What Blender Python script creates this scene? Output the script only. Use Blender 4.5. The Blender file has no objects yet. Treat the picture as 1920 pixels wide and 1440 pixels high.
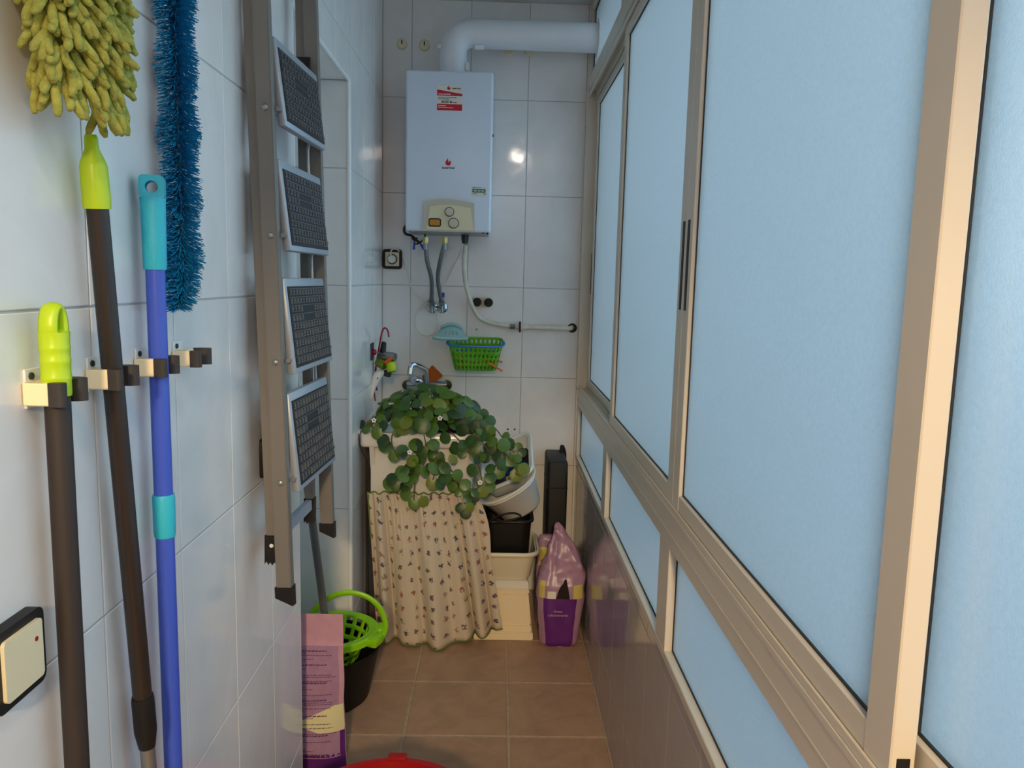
import bpy, bmesh, math, random
from mathutils import Vector, Matrix, Euler
random.seed(7)
PI = math.pi
SC = bpy.context.scene
COL = SC.collection

# ------------------------------------------------------------------ camera
H = 1.425                      # camera height above the floor
F = 1454.0                     # focal length in pixels of the 1920x1440 frame
PITCH, YAW, ROLL = .1325, .0216, .0242
fw = Vector((math.sin(YAW)*math.cos(PITCH), math.cos(YAW)*math.cos(PITCH), -math.sin(PITCH)))
rt = Vector((math.cos(YAW), -math.sin(YAW), 0))
up = rt.cross(fw)
RX = math.cos(ROLL)*rt + math.sin(ROLL)*up
UX = -math.sin(ROLL)*rt + math.cos(ROLL)*up
cam_d = bpy.data.cameras.new('camera')
cam_d.sensor_fit = 'HORIZONTAL'; cam_d.sensor_width = 36.0
cam_d.lens = F/1920*36.0
cam_d.clip_start = .02
cam = bpy.data.objects.new('camera', cam_d); COL.objects.link(cam)
M3 = Matrix((RX, UX, -fw)).transposed()
cam.matrix_world = Matrix.Translation((0, 0, H)) @ M3.to_4x4()
SC.camera = cam

def ray(x, y):
    return RX*((x-960)/F) + UX*((720-y)/F) + fw
def aY(x, y, Y):
    d = ray(x, y); return Vector((0, 0, H)) + d*(Y/d.y)
def aX(x, y, X):
    d = ray(x, y); return Vector((0, 0, H)) + d*(X/d.x)
def aZ(x, y, Z):
    d = ray(x, y); return Vector((0, 0, H)) + d*((Z-H)/d.z)

# ------------------------------------------------------------------ world, light, exposure
SC.view_settings.view_transform = 'Standard'
SC.view_settings.look = 'None'
SC.view_settings.gamma = 1.0
SC.view_settings.use_curve_mapping = False
SC.view_settings.exposure = 0.0
w = bpy.data.worlds.new('sky'); SC.world = w; w.use_nodes = True
bg = w.node_tree.nodes['Background']
bg.inputs[0].default_value = (.57, .82, 1.0, 1); bg.inputs[1].default_value = 2.7
SC.cycles.use_denoising = True
SC.cycles.max_bounces = 12; SC.cycles.diffuse_bounces = 6; SC.cycles.glossy_bounces = 4
SC.cycles.transmission_bounces = 8; SC.cycles.transparent_max_bounces = 8
SC.cycles.caustics_reflective = False; SC.cycles.caustics_refractive = True
SC.cycles.sample_clamp_indirect = 6.0

KITCHEN_LAMP_W = 105.0            # lamp of the kitchen behind the camera, seen through its doorway
GALLERY_FILL_W = 10.0             # unseen fill lamp added to brighten the gallery, above and behind the camera
def disc_light(name, loc, rot, size, watts, rgb):
    ld = bpy.data.lights.new(name, 'AREA'); ld.shape = 'DISK'; ld.size = size
    ld.energy = watts; ld.color = rgb
    o = bpy.data.objects.new(name, ld); COL.objects.link(o); o.location = loc; o.rotation_euler = Euler(rot)
    return o
disc_light('kitchen_lamp_light', (.05, -2.35, 2.40), (math.radians(50), 0, 0), .30, KITCHEN_LAMP_W, (1.0, .74, .42))
disc_light('gallery_fill_light', (.18, -.42, 2.535), (0, 0, 0), .12, GALLERY_FILL_W, (1.0, .86, .72))

# ------------------------------------------------------------------ materials
def new_mat(name):
    m = bpy.data.materials.new(name); m.use_nodes = True
    nt = m.node_tree; b = nt.nodes['Principled BSDF']
    return m, nt, b
def lin(c):
    f = lambda v: v/12.92 if v <= .04045 else ((v+.055)/1.055)**2.4
    return tuple(f(v/255) for v in c) + (1,)
def mat(name, rgb, rough=.5, metal=0, var=0.0, scale=20, bump=0.0, bscale=60, spec=.5, coat=0, trans=0, sss=0):
    """principled with optional noise variation in colour and a noise bump"""
    m, nt, b = new_mat(name)
    c = lin(rgb)
    b.inputs['Base Color'].default_value = c
    b.inputs['Roughness'].default_value = rough
    b.inputs['Metallic'].default_value = metal
    b.inputs['Specular IOR Level'].default_value = spec
    b.inputs['Coat Weight'].default_value = coat
    if trans: b.inputs['Transmission Weight'].default_value = trans
    N, Lk = nt.nodes, nt.links
    if var or bump:
        tc = N.new('ShaderNodeTexCoord')
    if var:
        n = N.new('ShaderNodeTexNoise'); n.inputs['Scale'].default_value = scale
        n.inputs['Detail'].default_value = 4
        Lk.new(tc.outputs['Object'], n.inputs['Vector'])
        r = N.new('ShaderNodeMapRange')
        r.inputs[1].default_value = .3; r.inputs[2].default_value = .7
        r.inputs[3].default_value = 1-var; r.inputs[4].default_value = 1+var
        Lk.new(n.outputs['Fac'], r.inputs[0])
        mx = N.new('ShaderNodeMix'); mx.data_type = 'RGBA'; mx.blend_type = 'MULTIPLY'
        mx.inputs[0].default_value = 1; mx.inputs[6].default_value = c
        Lk.new(r.outputs[0], mx.inputs[7]); Lk.new(mx.outputs[2], b.inputs['Base Color'])
    if bump:
        n2 = N.new('ShaderNodeTexNoise'); n2.inputs['Scale'].default_value = bscale
        n2.inputs['Detail'].default_value = 3
        Lk.new(tc.outputs['Object'], n2.inputs['Vector'])
        bp = N.new('ShaderNodeBump'); bp.inputs['Strength'].default_value = bump
        bp.inputs['Distance'].default_value = .002
        Lk.new(n2.outputs['Fac'], bp.inputs['Height']); Lk.new(bp.outputs[0], b.inputs['Normal'])
    return m

def tile_mat(name, rgb, rough, vein, vscale, wob, rand):
    """glazed tile: world-space veins, slight per-tile tone and a wavy glaze"""
    m, nt, b = new_mat(name); N, Lk = nt.nodes, nt.links
    g = N.new('ShaderNodeNewGeometry')
    oi = N.new('ShaderNodeObjectInfo')
    n = N.new('ShaderNodeTexNoise'); n.inputs['Scale'].default_value = vscale
    n.inputs['Detail'].default_value = 6; n.inputs['Roughness'].default_value = .6
    n.inputs['Distortion'].default_value = 1.2
    Lk.new(g.outputs['Position'], n.inputs['Vector'])
    r = N.new('ShaderNodeMapRange'); r.inputs[1].default_value = .35; r.inputs[2].default_value = .65
    r.inputs[3].default_value = 1-vein; r.inputs[4].default_value = 1+vein*.4
    Lk.new(n.outputs['Fac'], r.inputs[0])
    r2 = N.new('ShaderNodeMapRange'); r2.inputs[3].default_value = 1-rand; r2.inputs[4].default_value = 1
    Lk.new(oi.outputs['Random'], r2.inputs[0])
    ml = N.new('ShaderNodeMath'); ml.operation = 'MULTIPLY'
    Lk.new(r.outputs[0], ml.inputs[0]); Lk.new(r2.outputs[0], ml.inputs[1])
    mx = N.new('ShaderNodeMix'); mx.data_type = 'RGBA'; mx.blend_type = 'MULTIPLY'
    mx.inputs[0].default_value = 1; mx.inputs[6].default_value = lin(rgb)
    Lk.new(ml.outputs[0], mx.inputs[7]); Lk.new(mx.outputs[2], b.inputs['Base Color'])
    b.inputs['Roughness'].default_value = rough
    if wob:
        n2 = N.new('ShaderNodeTexNoise'); n2.inputs['Scale'].default_value = 9; n2.inputs['Detail'].default_value = 1.5
        Lk.new(g.outputs['Position'], n2.inputs['Vector'])
        bp = N.new('ShaderNodeBump'); bp.inputs['Strength'].default_value = wob; bp.inputs['Distance'].default_value = .004
        Lk.new(n2.outputs['Fac'], bp.inputs['Height']); Lk.new(bp.outputs[0], b.inputs['Normal'])
    return m

def frosted_mat():
    m, nt, b = new_mat('frosted_glass'); N, Lk = nt.nodes, nt.links
    N.remove(b); out = N['Material Output']
    tc = N.new('ShaderNodeTexCoord')
    n = N.new('ShaderNodeTexNoise'); n.inputs['Scale'].default_value = 420; n.inputs['Detail'].default_value = 2
    Lk.new(tc.outputs['Object'], n.inputs['Vector'])
    bp = N.new('ShaderNodeBump'); bp.inputs['Strength'].default_value = .55; bp.inputs['Distance'].default_value = .001
    Lk.new(n.outputs['Fac'], bp.inputs['Height'])
    tl = N.new('ShaderNodeBsdfTranslucent')
    nf = N.new('ShaderNodeTexNoise'); nf.inputs['Scale'].default_value = 170; nf.inputs['Detail'].default_value = 5; nf.inputs['Roughness'].default_value = .75
    Lk.new(tc.outputs['Object'], nf.inputs['Vector'])
    cr = N.new('ShaderNodeValToRGB'); cr.color_ramp.elements[0].position = .35; cr.color_ramp.elements[1].position = .68
    cr.color_ramp.elements[0].color = (.82, .87, .89, 1); cr.color_ramp.elements[1].color = (1, 1, 1, 1)
    Lk.new(nf.outputs['Fac'], cr.inputs[0]); Lk.new(cr.outputs[0], tl.inputs[0])
    rf = N.new('ShaderNodeBsdfRefraction'); rf.inputs['Color'].default_value = (.95, .985, .99, 1)
    rf.inputs['Roughness'].default_value = .62; rf.inputs['IOR'].default_value = 1.12
    gl = N.new('ShaderNodeBsdfGlossy'); gl.inputs['Roughness'].default_value = .32
    Lk.new(bp.outputs[0], rf.inputs['Normal']); Lk.new(bp.outputs[0], gl.inputs['Normal']); Lk.new(bp.outputs[0], tl.inputs['Normal'])
    m1 = N.new('ShaderNodeMixShader'); m1.inputs[0].default_value = .5
    Lk.new(tl.outputs[0], m1.inputs[1]); Lk.new(rf.outputs[0], m1.inputs[2])
    fr = N.new('ShaderNodeFresnel'); fr.inputs[0].default_value = 1.35
    m2 = N.new('ShaderNodeMixShader'); Lk.new(fr.outputs[0], m2.inputs[0])
    Lk.new(m1.outputs[0], m2.inputs[1]); Lk.new(gl.outputs[0], m2.inputs[2])
    Lk.new(m2.outputs[0], out.inputs[0])
    return m

M = {}
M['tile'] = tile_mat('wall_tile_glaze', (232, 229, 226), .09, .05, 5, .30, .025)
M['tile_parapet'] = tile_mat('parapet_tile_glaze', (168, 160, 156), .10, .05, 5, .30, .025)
M['floor_tile'] = tile_mat('floor_tile_clay', (176, 142, 116), .38, .15, 9, .0, .06)
M['grout'] = mat('wall_grout', (176, 174, 170), .8)
M['floor_grout'] = mat('floor_grout', (176, 158, 136), .9, var=.15, scale=40)
M['plaster'] = mat('ceiling_plaster', (205, 203, 200), .8)
M['trim'] = mat('white_trim', (232, 232, 230), .25)
M['alu'] = mat('cream_lacquered_aluminium', (204, 193, 176), .32)
M['frost'] = frosted_mat()
M['gasket'] = mat('black_gasket', (22, 22, 24), .6)
M['black'] = mat('black_plastic', (20, 19, 20), .48, spec=.35)
M['treadrib'] = mat('tread_rib_rubber', (92, 92, 95), .38)
M['blackmatte'] = mat('black_matte', (16, 16, 17), .62, bump=.2, bscale=150)
M['rubber'] = mat('dark_rubber', (44, 40, 38), .6)
M['white_enamel'] = mat('white_enamel', (214, 222, 234), .3)
M['white_pipe'] = mat('white_pipe_lacquer', (224, 226, 230), .28)
M['cream'] = mat('cream_plastic', (222, 212, 178), .4)
M['creamgrey'] = mat('grey_cream_plastic', (196, 190, 168), .4)
M['chrome'] = mat('chrome', (205, 208, 214), .12, 1)
M['brass'] = mat('brass', (196, 170, 110), .3, 1)
M['braid'] = mat('braided_steel', (120, 118, 116), .38, .7, var=.25, scale=260, bump=.6, bscale=320)
M['gaspipe'] = mat('painted_gas_pipe', (214, 204, 184), .45, var=.1, scale=30)
M['white_cable'] = mat('white_cable', (222, 220, 212), .45)
M['red'] = mat('dark_red_plastic', (150, 20, 46), .35)
M['sticker_red'] = mat('sticker_red', (196, 16, 40), .5)
M['sticker_white'] = mat('sticker_white', (226, 220, 206), .5)
M['sticker_green'] = mat('sticker_green', (24, 108, 96), .5)
M['ink'] = mat('dark_ink', (40, 40, 48), .6)
M['ink_white'] = mat('white_ink', (225, 232, 228), .6)
M['alu_ladder'] = mat('ladder_aluminium', (122, 117, 110), .42, .30)
M['alu_step'] = mat('step_aluminium', (160, 168, 178), .38, .30)
M['steel'] = mat('dull_steel', (150, 152, 152), .35, .8)
M['lime'] = mat('lime_plastic', (176, 206, 8), .36)
M['lime2'] = mat('lime_bucket_plastic', (142, 208, 14), .32)
M['brownblack'] = mat('brown_black_pole', (46, 38, 34), .3, .2)
M['brownflat'] = mat('dark_brown_pole', (44, 36, 32), .55)
M['turq'] = mat('turquoise_plastic', (44, 176, 200), .45, bump=.25, bscale=220)
M['bluepole'] = mat('blue_pole', (58, 84, 190), .3)
M['bluebristle'] = mat('blue_bristle', (18, 140, 190), .5)
M['chenille'] = mat('chenille', (166, 164, 74), .95, var=.22, scale=90, bump=.9, bscale=420)
M['clip_cream'] = mat('cream_clip_metal', (244, 226, 186), .42)
M['cyan_scoop'] = mat('pale_teal_plastic', (150, 190, 186), .3)
M['basket_green'] = mat('green_basket_plastic', (98, 176, 26), .34)
M['basket_blue'] = mat('blue_handle_plastic', (14, 110, 186), .32)
M['sponge'] = mat('orange_scourer', (176, 86, 16), .9, bump=.8, bscale=300)
M['ceramic'] = mat('white_ceramic', (228, 224, 216), .14)
M['pot'] = mat('dark_pot', (70, 40, 32), .6)
M['soil'] = mat('soil', (36, 26, 20), .95)
M['stem'] = mat('plant_stem', (92, 76, 44), .6)
M['petal'] = mat('white_petal', (240, 238, 232), .6)
M['foam'] = mat('polystyrene', (238, 222, 186), .8, bump=.25, bscale=260)
M['basin'] = mat('white_basin_plastic', (224, 222, 214), .35)
M['basin2'] = mat('ivory_basin_plastic', (226, 218, 196), .38)
M['cloth_grey'] = mat('grey_cloth', (66, 60, 62), .95, bump=.6, bscale=60)
M['cloth_blue'] = mat('blue_cloth', (30, 60, 140), .95, bump=.5, bscale=60)
M['cloth_black'] = mat('black_cloth', (20, 20, 26), .95)
M['orange'] = mat('orange_peg', (214, 92, 40), .4)
M['pegred'] = mat('red_peg', (186, 44, 36), .4)
M['pegteal'] = mat('teal_peg', (20, 150, 130), .4)
M['pegyellow'] = mat('yellow_peg', (206, 180, 40), .4)
M['wood'] = mat('board_wood', (176, 142, 96), .6, var=.15, scale=12)
M['red_tub'] = mat('red_tub_plastic', (160, 10, 14), .3)
M['amber'] = mat('amber_window', (196, 132, 56), .2)
M['door_white'] = mat('door_paint', (214, 212, 206), .45)
M['kitchen'] = mat('kitchen_wall', (206, 186, 160), .7)
M['mossgreen'] = mat('moss_green_plastic', (110, 130, 40), .4)
M['mopgrey'] = mat('mop_pole_grey', (112, 114, 116), .35, .2)
M['bluetie'] = mat('blue_tie', (20, 60, 160), .4)

# ------------------------------------------------------------------ mesh helpers
class MB:
    def __init__(s):
        s.bm = bmesh.new()
    def box(s, lo, hi, bev=0.0, seg=1):
        lo, hi = Vector(lo), Vector(hi)
        vs = [s.bm.verts.new((x, y, z)) for z in (lo.z, hi.z) for y in (lo.y, hi.y) for x in (lo.x, hi.x)]
        fs = [(0, 2, 3, 1), (4, 5, 7, 6), (0, 1, 5, 4), (2, 6, 7, 3), (0, 4, 6, 2), (1, 3, 7, 5)]
        ff = [s.bm.faces.new([vs[i] for i in f]) for f in fs]
        if bev > 0:
            es = list({e for f in ff for e in f.edges})
            bmesh.ops.bevel(s.bm, geom=es, offset=bev, segments=seg, affect='EDGES', profile=.5)
        return s
    def hexa(s, p):
        """box from 8 points: bottom 4 counter-clockwise then top 4"""
        vs = [s.bm.verts.new(v) for v in p]
        for f in [(3, 2, 1, 0), (4, 5, 6, 7), (0, 1, 5, 4), (1, 2, 6, 5), (2, 3, 7, 6), (3, 0, 4, 7)]:
            s.bm.faces.new([vs[i] for i in f])
        return s
    def rings(s, rings, closed=True, cap0=True, cap1=True, loop=False):
        R = [[s.bm.verts.new(v) for v in r] for r in rings]
        n = len(R[0])
        pairs = list(zip(R, R[1:])) + ([(R[-1], R[0])] if loop else [])
        for a, b in pairs:
            for i in range(n if closed else n-1):
                j = (i+1) % n
                s.bm.faces.new((a[i], a[j], b[j], b[i]))
        if closed and not loop:
            if cap0: s.bm.faces.new(list(reversed(R[0])))
            if cap1: s.bm.faces.new(R[-1])
        return s
    def tube(s, pts, r, n=10, cap=True, loop=False, flat=1.0):
        pts = [Vector(p) for p in pts]; m = len(pts)
        rr = r if isinstance(r, (list, tuple)) else [r]*m
        rings = []; prev = None
        for i, p in enumerate(pts):
            if loop: t = pts[(i+1) % m]-pts[i-1]
            else: t = pts[min(i+1, m-1)]-pts[max(i-1, 0)]
            t.normalize()
            if prev is None:
                a = Vector((0, 0, 1)) if abs(t.z) < .9 else Vector((1, 0, 0))
                u = t.cross(a).normalized()
            else:
                u = (prev - t*prev.dot(t)).normalized()
            prev = u; v = t.cross(u)
            rings.append([p+(u*math.cos(2*PI*k/n)+v*math.sin(2*PI*k/n)*flat)*rr[i] for k in range(n)])
        return s.rings(rings, cap0=cap, cap1=cap, loop=loop)
    def cyl(s, a, b, r, n=16, r2=None):
        a, b = Vector(a), Vector(b)
        return s.tube([a, b], [r, r if r2 is None else r2], n)
    def lathe(s, prof, c=(0, 0, 0), n=24, axis='Z', sx=1, sy=1, cap0=True, cap1=True):
        c = Vector(c); rings = []
        for r, h in prof:
            ring = []
            for k in range(n):
                a = 2*PI*k/n; x, y = r*math.cos(a)*sx, r*math.sin(a)*sy
                if axis == 'Z': v = Vector((x, y, h))
                elif axis == 'Y': v = Vector((x, -h, y))     # grows towards -Y
                else: v = Vector((h, x, y))
                ring.append(c+v)
            rings.append(ring)
        return s.rings(rings, cap0=cap0, cap1=cap1)
    def prism(s, poly, a, b, plane='XZ'):
        """2-D polygon extruded from a to b along the missing axis"""
        def P(u, v, d):
            return {'XZ': (u, d, v), 'YZ': (d, u, v), 'XY': (u, v, d)}[plane]
        return s.rings([[P(u, v, a) for u, v in poly], [P(u, v, b) for u, v in poly]])
    def ball(s, c, r, sx=1, sy=1, sz=1, u=14, v=9):
        mtx = Matrix.Translation(c) @ Matrix.Diagonal((sx, sy, sz, 1))
        bmesh.ops.create_uvsphere(s.bm, u_segments=u, v_segments=v, radius=r, matrix=mtx)
        return s
    def surf(s, f, nu, nv, cu=False):
        g = [[s.bm.verts.new(f(i/nu, j/nv)) for i in range(nu if cu else nu+1)] for j in range(nv+1)]
        for j in range(nv):
            for i in range(nu):
                k = (i+1) % nu if cu else i+1
                s.bm.faces.new((g[j][i], g[j][k], g[j+1][k], g[j+1][i]))
        return s
    def perforated(s, f, nu, nv, hu=.32, hv=.34, hole=lambda i, j: True, sq=False):
        """surface f(u,v) in nu x nv cells, each with an oval (or square) hole; u wraps round"""
        for j in range(nv):
            for i in range(nu):
                def P(a, b): return s.bm.verts.new(f((i+a)/nu, (j+b)/nv))
                ou = [(0, 0), (.5, 0), (1, 0), (1, .5), (1, 1), (.5, 1), (0, 1), (0, .5)]
                if not hole(i, j):
                    c = P(.5, .5); vs = [P(*q) for q in ou]
                    for k in range(8): s.bm.faces.new((vs[k], vs[(k+1) % 8], c))
                    continue
                inn = []
                for k in range(8):
                    a = -PI*3/4+k*PI/4
                    ca, sa = math.cos(a), math.sin(a)
                    if sq: ca, sa = max(-1, min(1, ca*1.42)), max(-1, min(1, sa*1.42))
                    inn.append((.5+hu*ca, .5+hv*sa))
                vo = [P(*q) for q in ou]; vi = [P(*q) for q in inn]
                for k in range(8):
                    s.bm.faces.new((vo[k], vo[(k+1) % 8], vi[(k+1) % 8], vi[k]))
        bmesh.ops.remove_doubles(s.bm, verts=s.bm.verts, dist=1e-5)
        return s
    def xf(s, m):
        bmesh.ops.transform(s.bm, matrix=m, verts=s.bm.verts); return s
    def build(s, name, material, parent=None, smooth=35, solid=0, recalc=True):
        if recalc: bmesh.ops.recalc_face_normals(s.bm, faces=s.bm.faces)
        me = bpy.data.meshes.new(name); s.bm.to_mesh(me); s.bm.free()
        return finish(name, me, material, parent, smooth, solid)

def finish(name, me, material, parent=None, smooth=35, solid=0):
    if smooth:
        for p in me.polygons: p.use_smooth = True
        me.set_sharp_from_angle(angle=math.radians(smooth))
    mats = material if isinstance(material, (list, tuple)) else [material]
    for m in mats: me.materials.append(M[m] if isinstance(m, str) else m)
    o = bpy.data.objects.new(name, me); COL.objects.link(o)
    if parent is None:
        xs = [v.co for v in me.vertices]
        c = Vector(((min(v.x for v in xs)+max(v.x for v in xs))/2, (min(v.y for v in xs)+max(v.y for v in xs))/2, min(v.z for v in xs)))
        me.transform(Matrix.Translation(-c)); o.location = c
        o['o0'] = list(c)
    else:
        attach(o, parent)
    if solid:
        md = o.modifiers.new('thickness', 'SOLIDIFY'); md.thickness = solid; md.offset = 0
    return o

def attach(o, parent):
    """parent keeps world coordinates of o's mesh"""
    o.parent = parent
    off = Vector(parent.get('o0', (0, 0, 0)))
    o.matrix_parent_inverse = Matrix.Translation(-off)
    return o

def tag(o, label=None, cat=None, group=None, kind=None):
    if label: o['label'] = label
    if cat: o['category'] = cat
    if group: o['group'] = group
    if kind: o['kind'] = kind
    return o
def thing(name, loc, label, cat, group=None):
    o = bpy.data.objects.new(name, None); COL.objects.link(o)
    o.empty_display_size = .05
    o.location = loc; o['o0'] = list(loc)
    return tag(o, label, cat, group)
def struct(o):
    o['kind'] = 'structure'; return o
def copy_tree(o, parent=None):
    c = o.copy(); COL.objects.link(c)
    if parent is not None: c.parent = parent
    for ch in [x for x in o.children]: copy_tree(ch, c)
    return c
def text(s, size, loc, rot, material, parent, name, align='CENTER', ext=.0002, sx=1):
    cu = bpy.data.curves.new('t', 'FONT'); cu.body = s; cu.size = size; cu.align_x = align; cu.extrude = ext
    cu.resolution_u = 2; cu.offset = size*.03
    t = bpy.data.objects.new('t', cu); COL.objects.link(t)
    dg = bpy.context.evaluated_depsgraph_get()
    me = bpy.data.meshes.new_from_object(t.evaluated_get(dg))
    bpy.data.objects.remove(t); bpy.data.curves.remove(cu)
    me.transform(Matrix.Translation(loc) @ Euler(rot).to_matrix().to_4x4() @ Matrix.Diagonal((sx, 1, 1, 1)))
    me.name = name; me.materials.clear()
    return finish(name, me, material, parent, 0)
def bez(p, n=12):
    """smooth curve through points (Catmull-Rom)"""
    p = [Vector(q) for q in p]; out = []
    for i in range(len(p)-1):
        a, b, c, d = p[max(i-1, 0)], p[i], p[i+1], p[min(i+2, len(p)-1)]
        for k in range(n):
            t = k/n
            out.append(.5*((2*b)+(c-a)*t+(2*a-5*b+4*c-d)*t*t+(3*b-a-3*c+d)*t**3))
    return out+[p[-1]]
def rrect(w, h, r, n=4):
    """rounded rectangle outline centred on 0"""
    o = []
    for cx, cy, a0 in ((w/2-r, h/2-r, 0), (-w/2+r, h/2-r, PI/2), (-w/2+r, -h/2+r, PI), (w/2-r, -h/2+r, 1.5*PI)):
        for k in range(n+1):
            a = a0+PI/2*k/n; o.append((cx+r*math.cos(a), cy+r*math.sin(a)))
    return o

# ------------------------------------------------------------------ the setting
XL, XR, YB, ZC = -.507, .374, 3.45, 2.588      # left wall, right parapet, back wall, ceiling
YR = -.95                                       # rear wall behind the camera
TC = {}
def tile_mesh(ax, wd, ht, gap, ch, mt):
    key = (ax, round(wd, 3), round(ht, 3), mt)
    if key in TC: return TC[key]
    w2, h2 = wd/2-gap/2, ht/2-gap/2
    L = [(w2, h2, -.006), (w2, h2, -ch*.6), (w2-ch, h2-ch, 0)]
    vs = []
    for a, b, d in L:
        for sx, sy in ((-1, -1), (1, -1), (1, 1), (-1, 1)):
            u, v = a*sx, b*sy
            vs.append({'+X': (d, u, v), '-X': (-d, u, v), '-Y': (u, -d, v), '+Z': (u, v, d), '-Z': (u, v, -d), '+Y': (u, d, v)}[ax])
    fs = [(8, 9, 10, 11)]
    for k in range(2):
        for i in range(4):
            j = (i+1) % 4; fs.append((k*4+i, k*4+j, k*4+4+j, k*4+4+i))
    me = bpy.data.meshes.new('tile'); me.from_pydata(vs, [], fs)
    bm = bmesh.new(); bm.from_mesh(me); bmesh.ops.recalc_face_normals(bm, faces=bm.faces)
    # an open shell: make the front face look outwards
    bm.faces.ensure_lookup_table()
    nrm = {'+X': Vector((1, 0, 0)), '-X': Vector((-1, 0, 0)), '-Y': Vector((0, -1, 0)), '+Y': Vector((0, 1, 0)), '+Z': Vector((0, 0, 1)), '-Z': Vector((0, 0, -1))}[ax]
    if bm.faces[0].normal.dot(nrm) < 0: bmesh.ops.reverse_faces(bm, faces=bm.faces)
    bm.to_mesh(me); bm.free()
    me.materials.append(M[mt]); TC[key] = me
    return me
def cuts(lo, hi, ref, step):
    k = math.ceil((lo-ref)/step+1e-6); out = [lo]
    while ref+k*step < hi-1e-6:
        out.append(ref+k*step); k += 1
    return out+[hi]
def tiles(parent, ax, d, us, vs, gap=.003, ch=.0012, mt='tile', skip=None):
    for a, b in zip(us, us[1:]):
        for c, e in zip(vs, vs[1:]):
            if b-a < .012 or e-c < .012: continue
            if skip and skip((a+b)/2, (c+e)/2): continue
            o = bpy.data.objects.new('tile', tile_mesh(ax, b-a, e-c, gap, ch, mt)); COL.objects.link(o)
            attach(o, parent)
            u, v = (a+b)/2, (c+e)/2
            o.location = {'X': (d, u, v), 'Y': (u, d, v), 'Z': (u, v, d)}[ax[1]]
def wallbox(name, lo, hi, m='grout', holes=None):
    return struct(MB().box(lo, hi).build(name, m, None, 0))

ROWS_B = [0, .195, .595, .995, 1.394, 1.790, 2.190, ZC]
ROWS_L = [0, .169, .572, .975, 1.380, 1.783, 2.186, ZC]
GD = .0015                                      # depth of the joints
# floor
fl = wallbox('floor', (-1.0, YR-.1, -.12), (XR+.15, YB+.1, -GD), 'floor_grout')
tiles(fl, '+Z', 0, cuts(-.82, XR, .0645, .33), cuts(YR, YB, 2.606, .33), gap=.006, ch=.003, mt='floor_tile')
# ceiling
wallbox('ceiling', (-1.0, YR-.1, ZC), (.62, YB+.1, ZC+.12), 'plaster')
# back wall
wb = wallbox('wall_back', (-1.0, YB+GD, 0), (.62, YB+.12, ZC))
tiles(wb, '-Y', YB, [XL, -.383, -.133, .114, .364, .45], ROWS_B)
# left wall with the doorway: near piece, far piece, piece above the door
DY0, DY1, DZ = 1.985, 2.72, 2.078
bm = MB()
bm.box((XL-.30, YR-.1, 0), (XL-GD, DY0-GD, ZC))
bm.box((XL-.30, DY1+GD, 0), (XL-GD, YB+.1, ZC))
bm.box((XL-.30, DY0-GD, DZ+GD), (XL-GD, DY1+GD, ZC))
wl = struct(bm.build('wall_left', 'grout', None, 0))
tiles(wl, '+X', XL, cuts(YR, DY0, .98, .25), ROWS_L)
tiles(wl, '+X', XL, cuts(DY1, YB, .98, .25), ROWS_B)
tiles(wl, '+X', XL, cuts(DY0, DY1, .98, .25), [DZ, 2.190, ZC])
JX = [XL-.30, XL-.26, XL-.008]                   # reveal tiles of the doorway
JR = [0, .195, .595, .995, 1.394, 1.790, DZ]
tiles(wl, '-Y', DY1, JX, JR)
tiles(wl, '+Y', DY0, JX, JR)
tiles(wl, '-Z', DZ, JX, [DY0+.005, 2.23, 2.48, DY1-.005])
# white rounded corner strip round the doorway
t = MB()
r = .007
t.tube([(XL-r, DY0-.001, 0), (XL-r, DY0-.001, DZ)], r, 10)
t.tube([(XL-r, DY1+.001, 0), (XL-r, DY1+.001, DZ)], r, 10)
t.tube([(XL-r, DY0, DZ+.001), (XL-r, DY1, DZ+.001)], r, 10)
struct(t.build('trim_1', 'trim', None))
# door closing the doorway, deep in the reveal
d = MB().box((XL-.36, DY0-.05, 0), (XL-.305, DY1+.05, DZ+.05)).build('door_1', 'door_white', None, 0); struct(d)
MB().box((XL-.305, DY0+.10, 1.15), (XL-.300, DY1-.10, 1.95), .002).build('door_panel', 'door_white', d)
MB().box((XL-.305, DY0+.10, .20), (XL-.300, DY1-.10, 1.0), .002).build('door_panel', 'door_white', d)
# right parapet under the window, full height behind the window's near end
WY0 = -.27
bm = MB()
bm.box((XR+GD, YR-.1, 0), (XR+.14, YB+.1, .632))
bm.box((XR+GD, YR-.1, .632), (XR+.14, WY0, ZC))
wr = struct(bm.build('wall_right', 'grout', None, 0))
cr = cuts(YR, YB, 1.50, .247)
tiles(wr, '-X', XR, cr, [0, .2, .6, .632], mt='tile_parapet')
tiles(wr, '-X', XR, cuts(YR, WY0, 1.50, .247), [.632, 1.0, 1.4, 1.8, 2.2, ZC])
# rear wall with an open doorway into the lit kitchen
KX0, KX1, KZ = -.42, .33, 2.05
bm = MB()
bm.box((-1.6, YR-.1, 0), (KX0, YR, ZC)); bm.box((KX1, YR-.1, 0), (1.6, YR, ZC))
bm.box((KX0, YR-.1, KZ), (KX1, YR, ZC))
struct(bm.build('wall_rear', 'kitchen', None, 0))
bm = MB()
bm.box((-1.7, -3.6, 0), (-1.6, YR-.1, 2.7)); bm.box((1.6, -3.6, 0), (1.7, YR-.1, 2.7)); bm.box((-1.7, -3.7, 0), (1.7, -3.6, 2.7))
struct(bm.build('wall_kitchen', 'kitchen', None, 0))
struct(MB().box((-1.7, -3.7, 2.6), (1.7, YR-.1, 2.7)).build('ceiling_kitchen', 'plaster', None, 0))
struct(MB().box((-1.7, -3.7, -.12), (1.7, YR-.1, 0)).build('floor_kitchen', 'floor_tile', None, 0))

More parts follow.
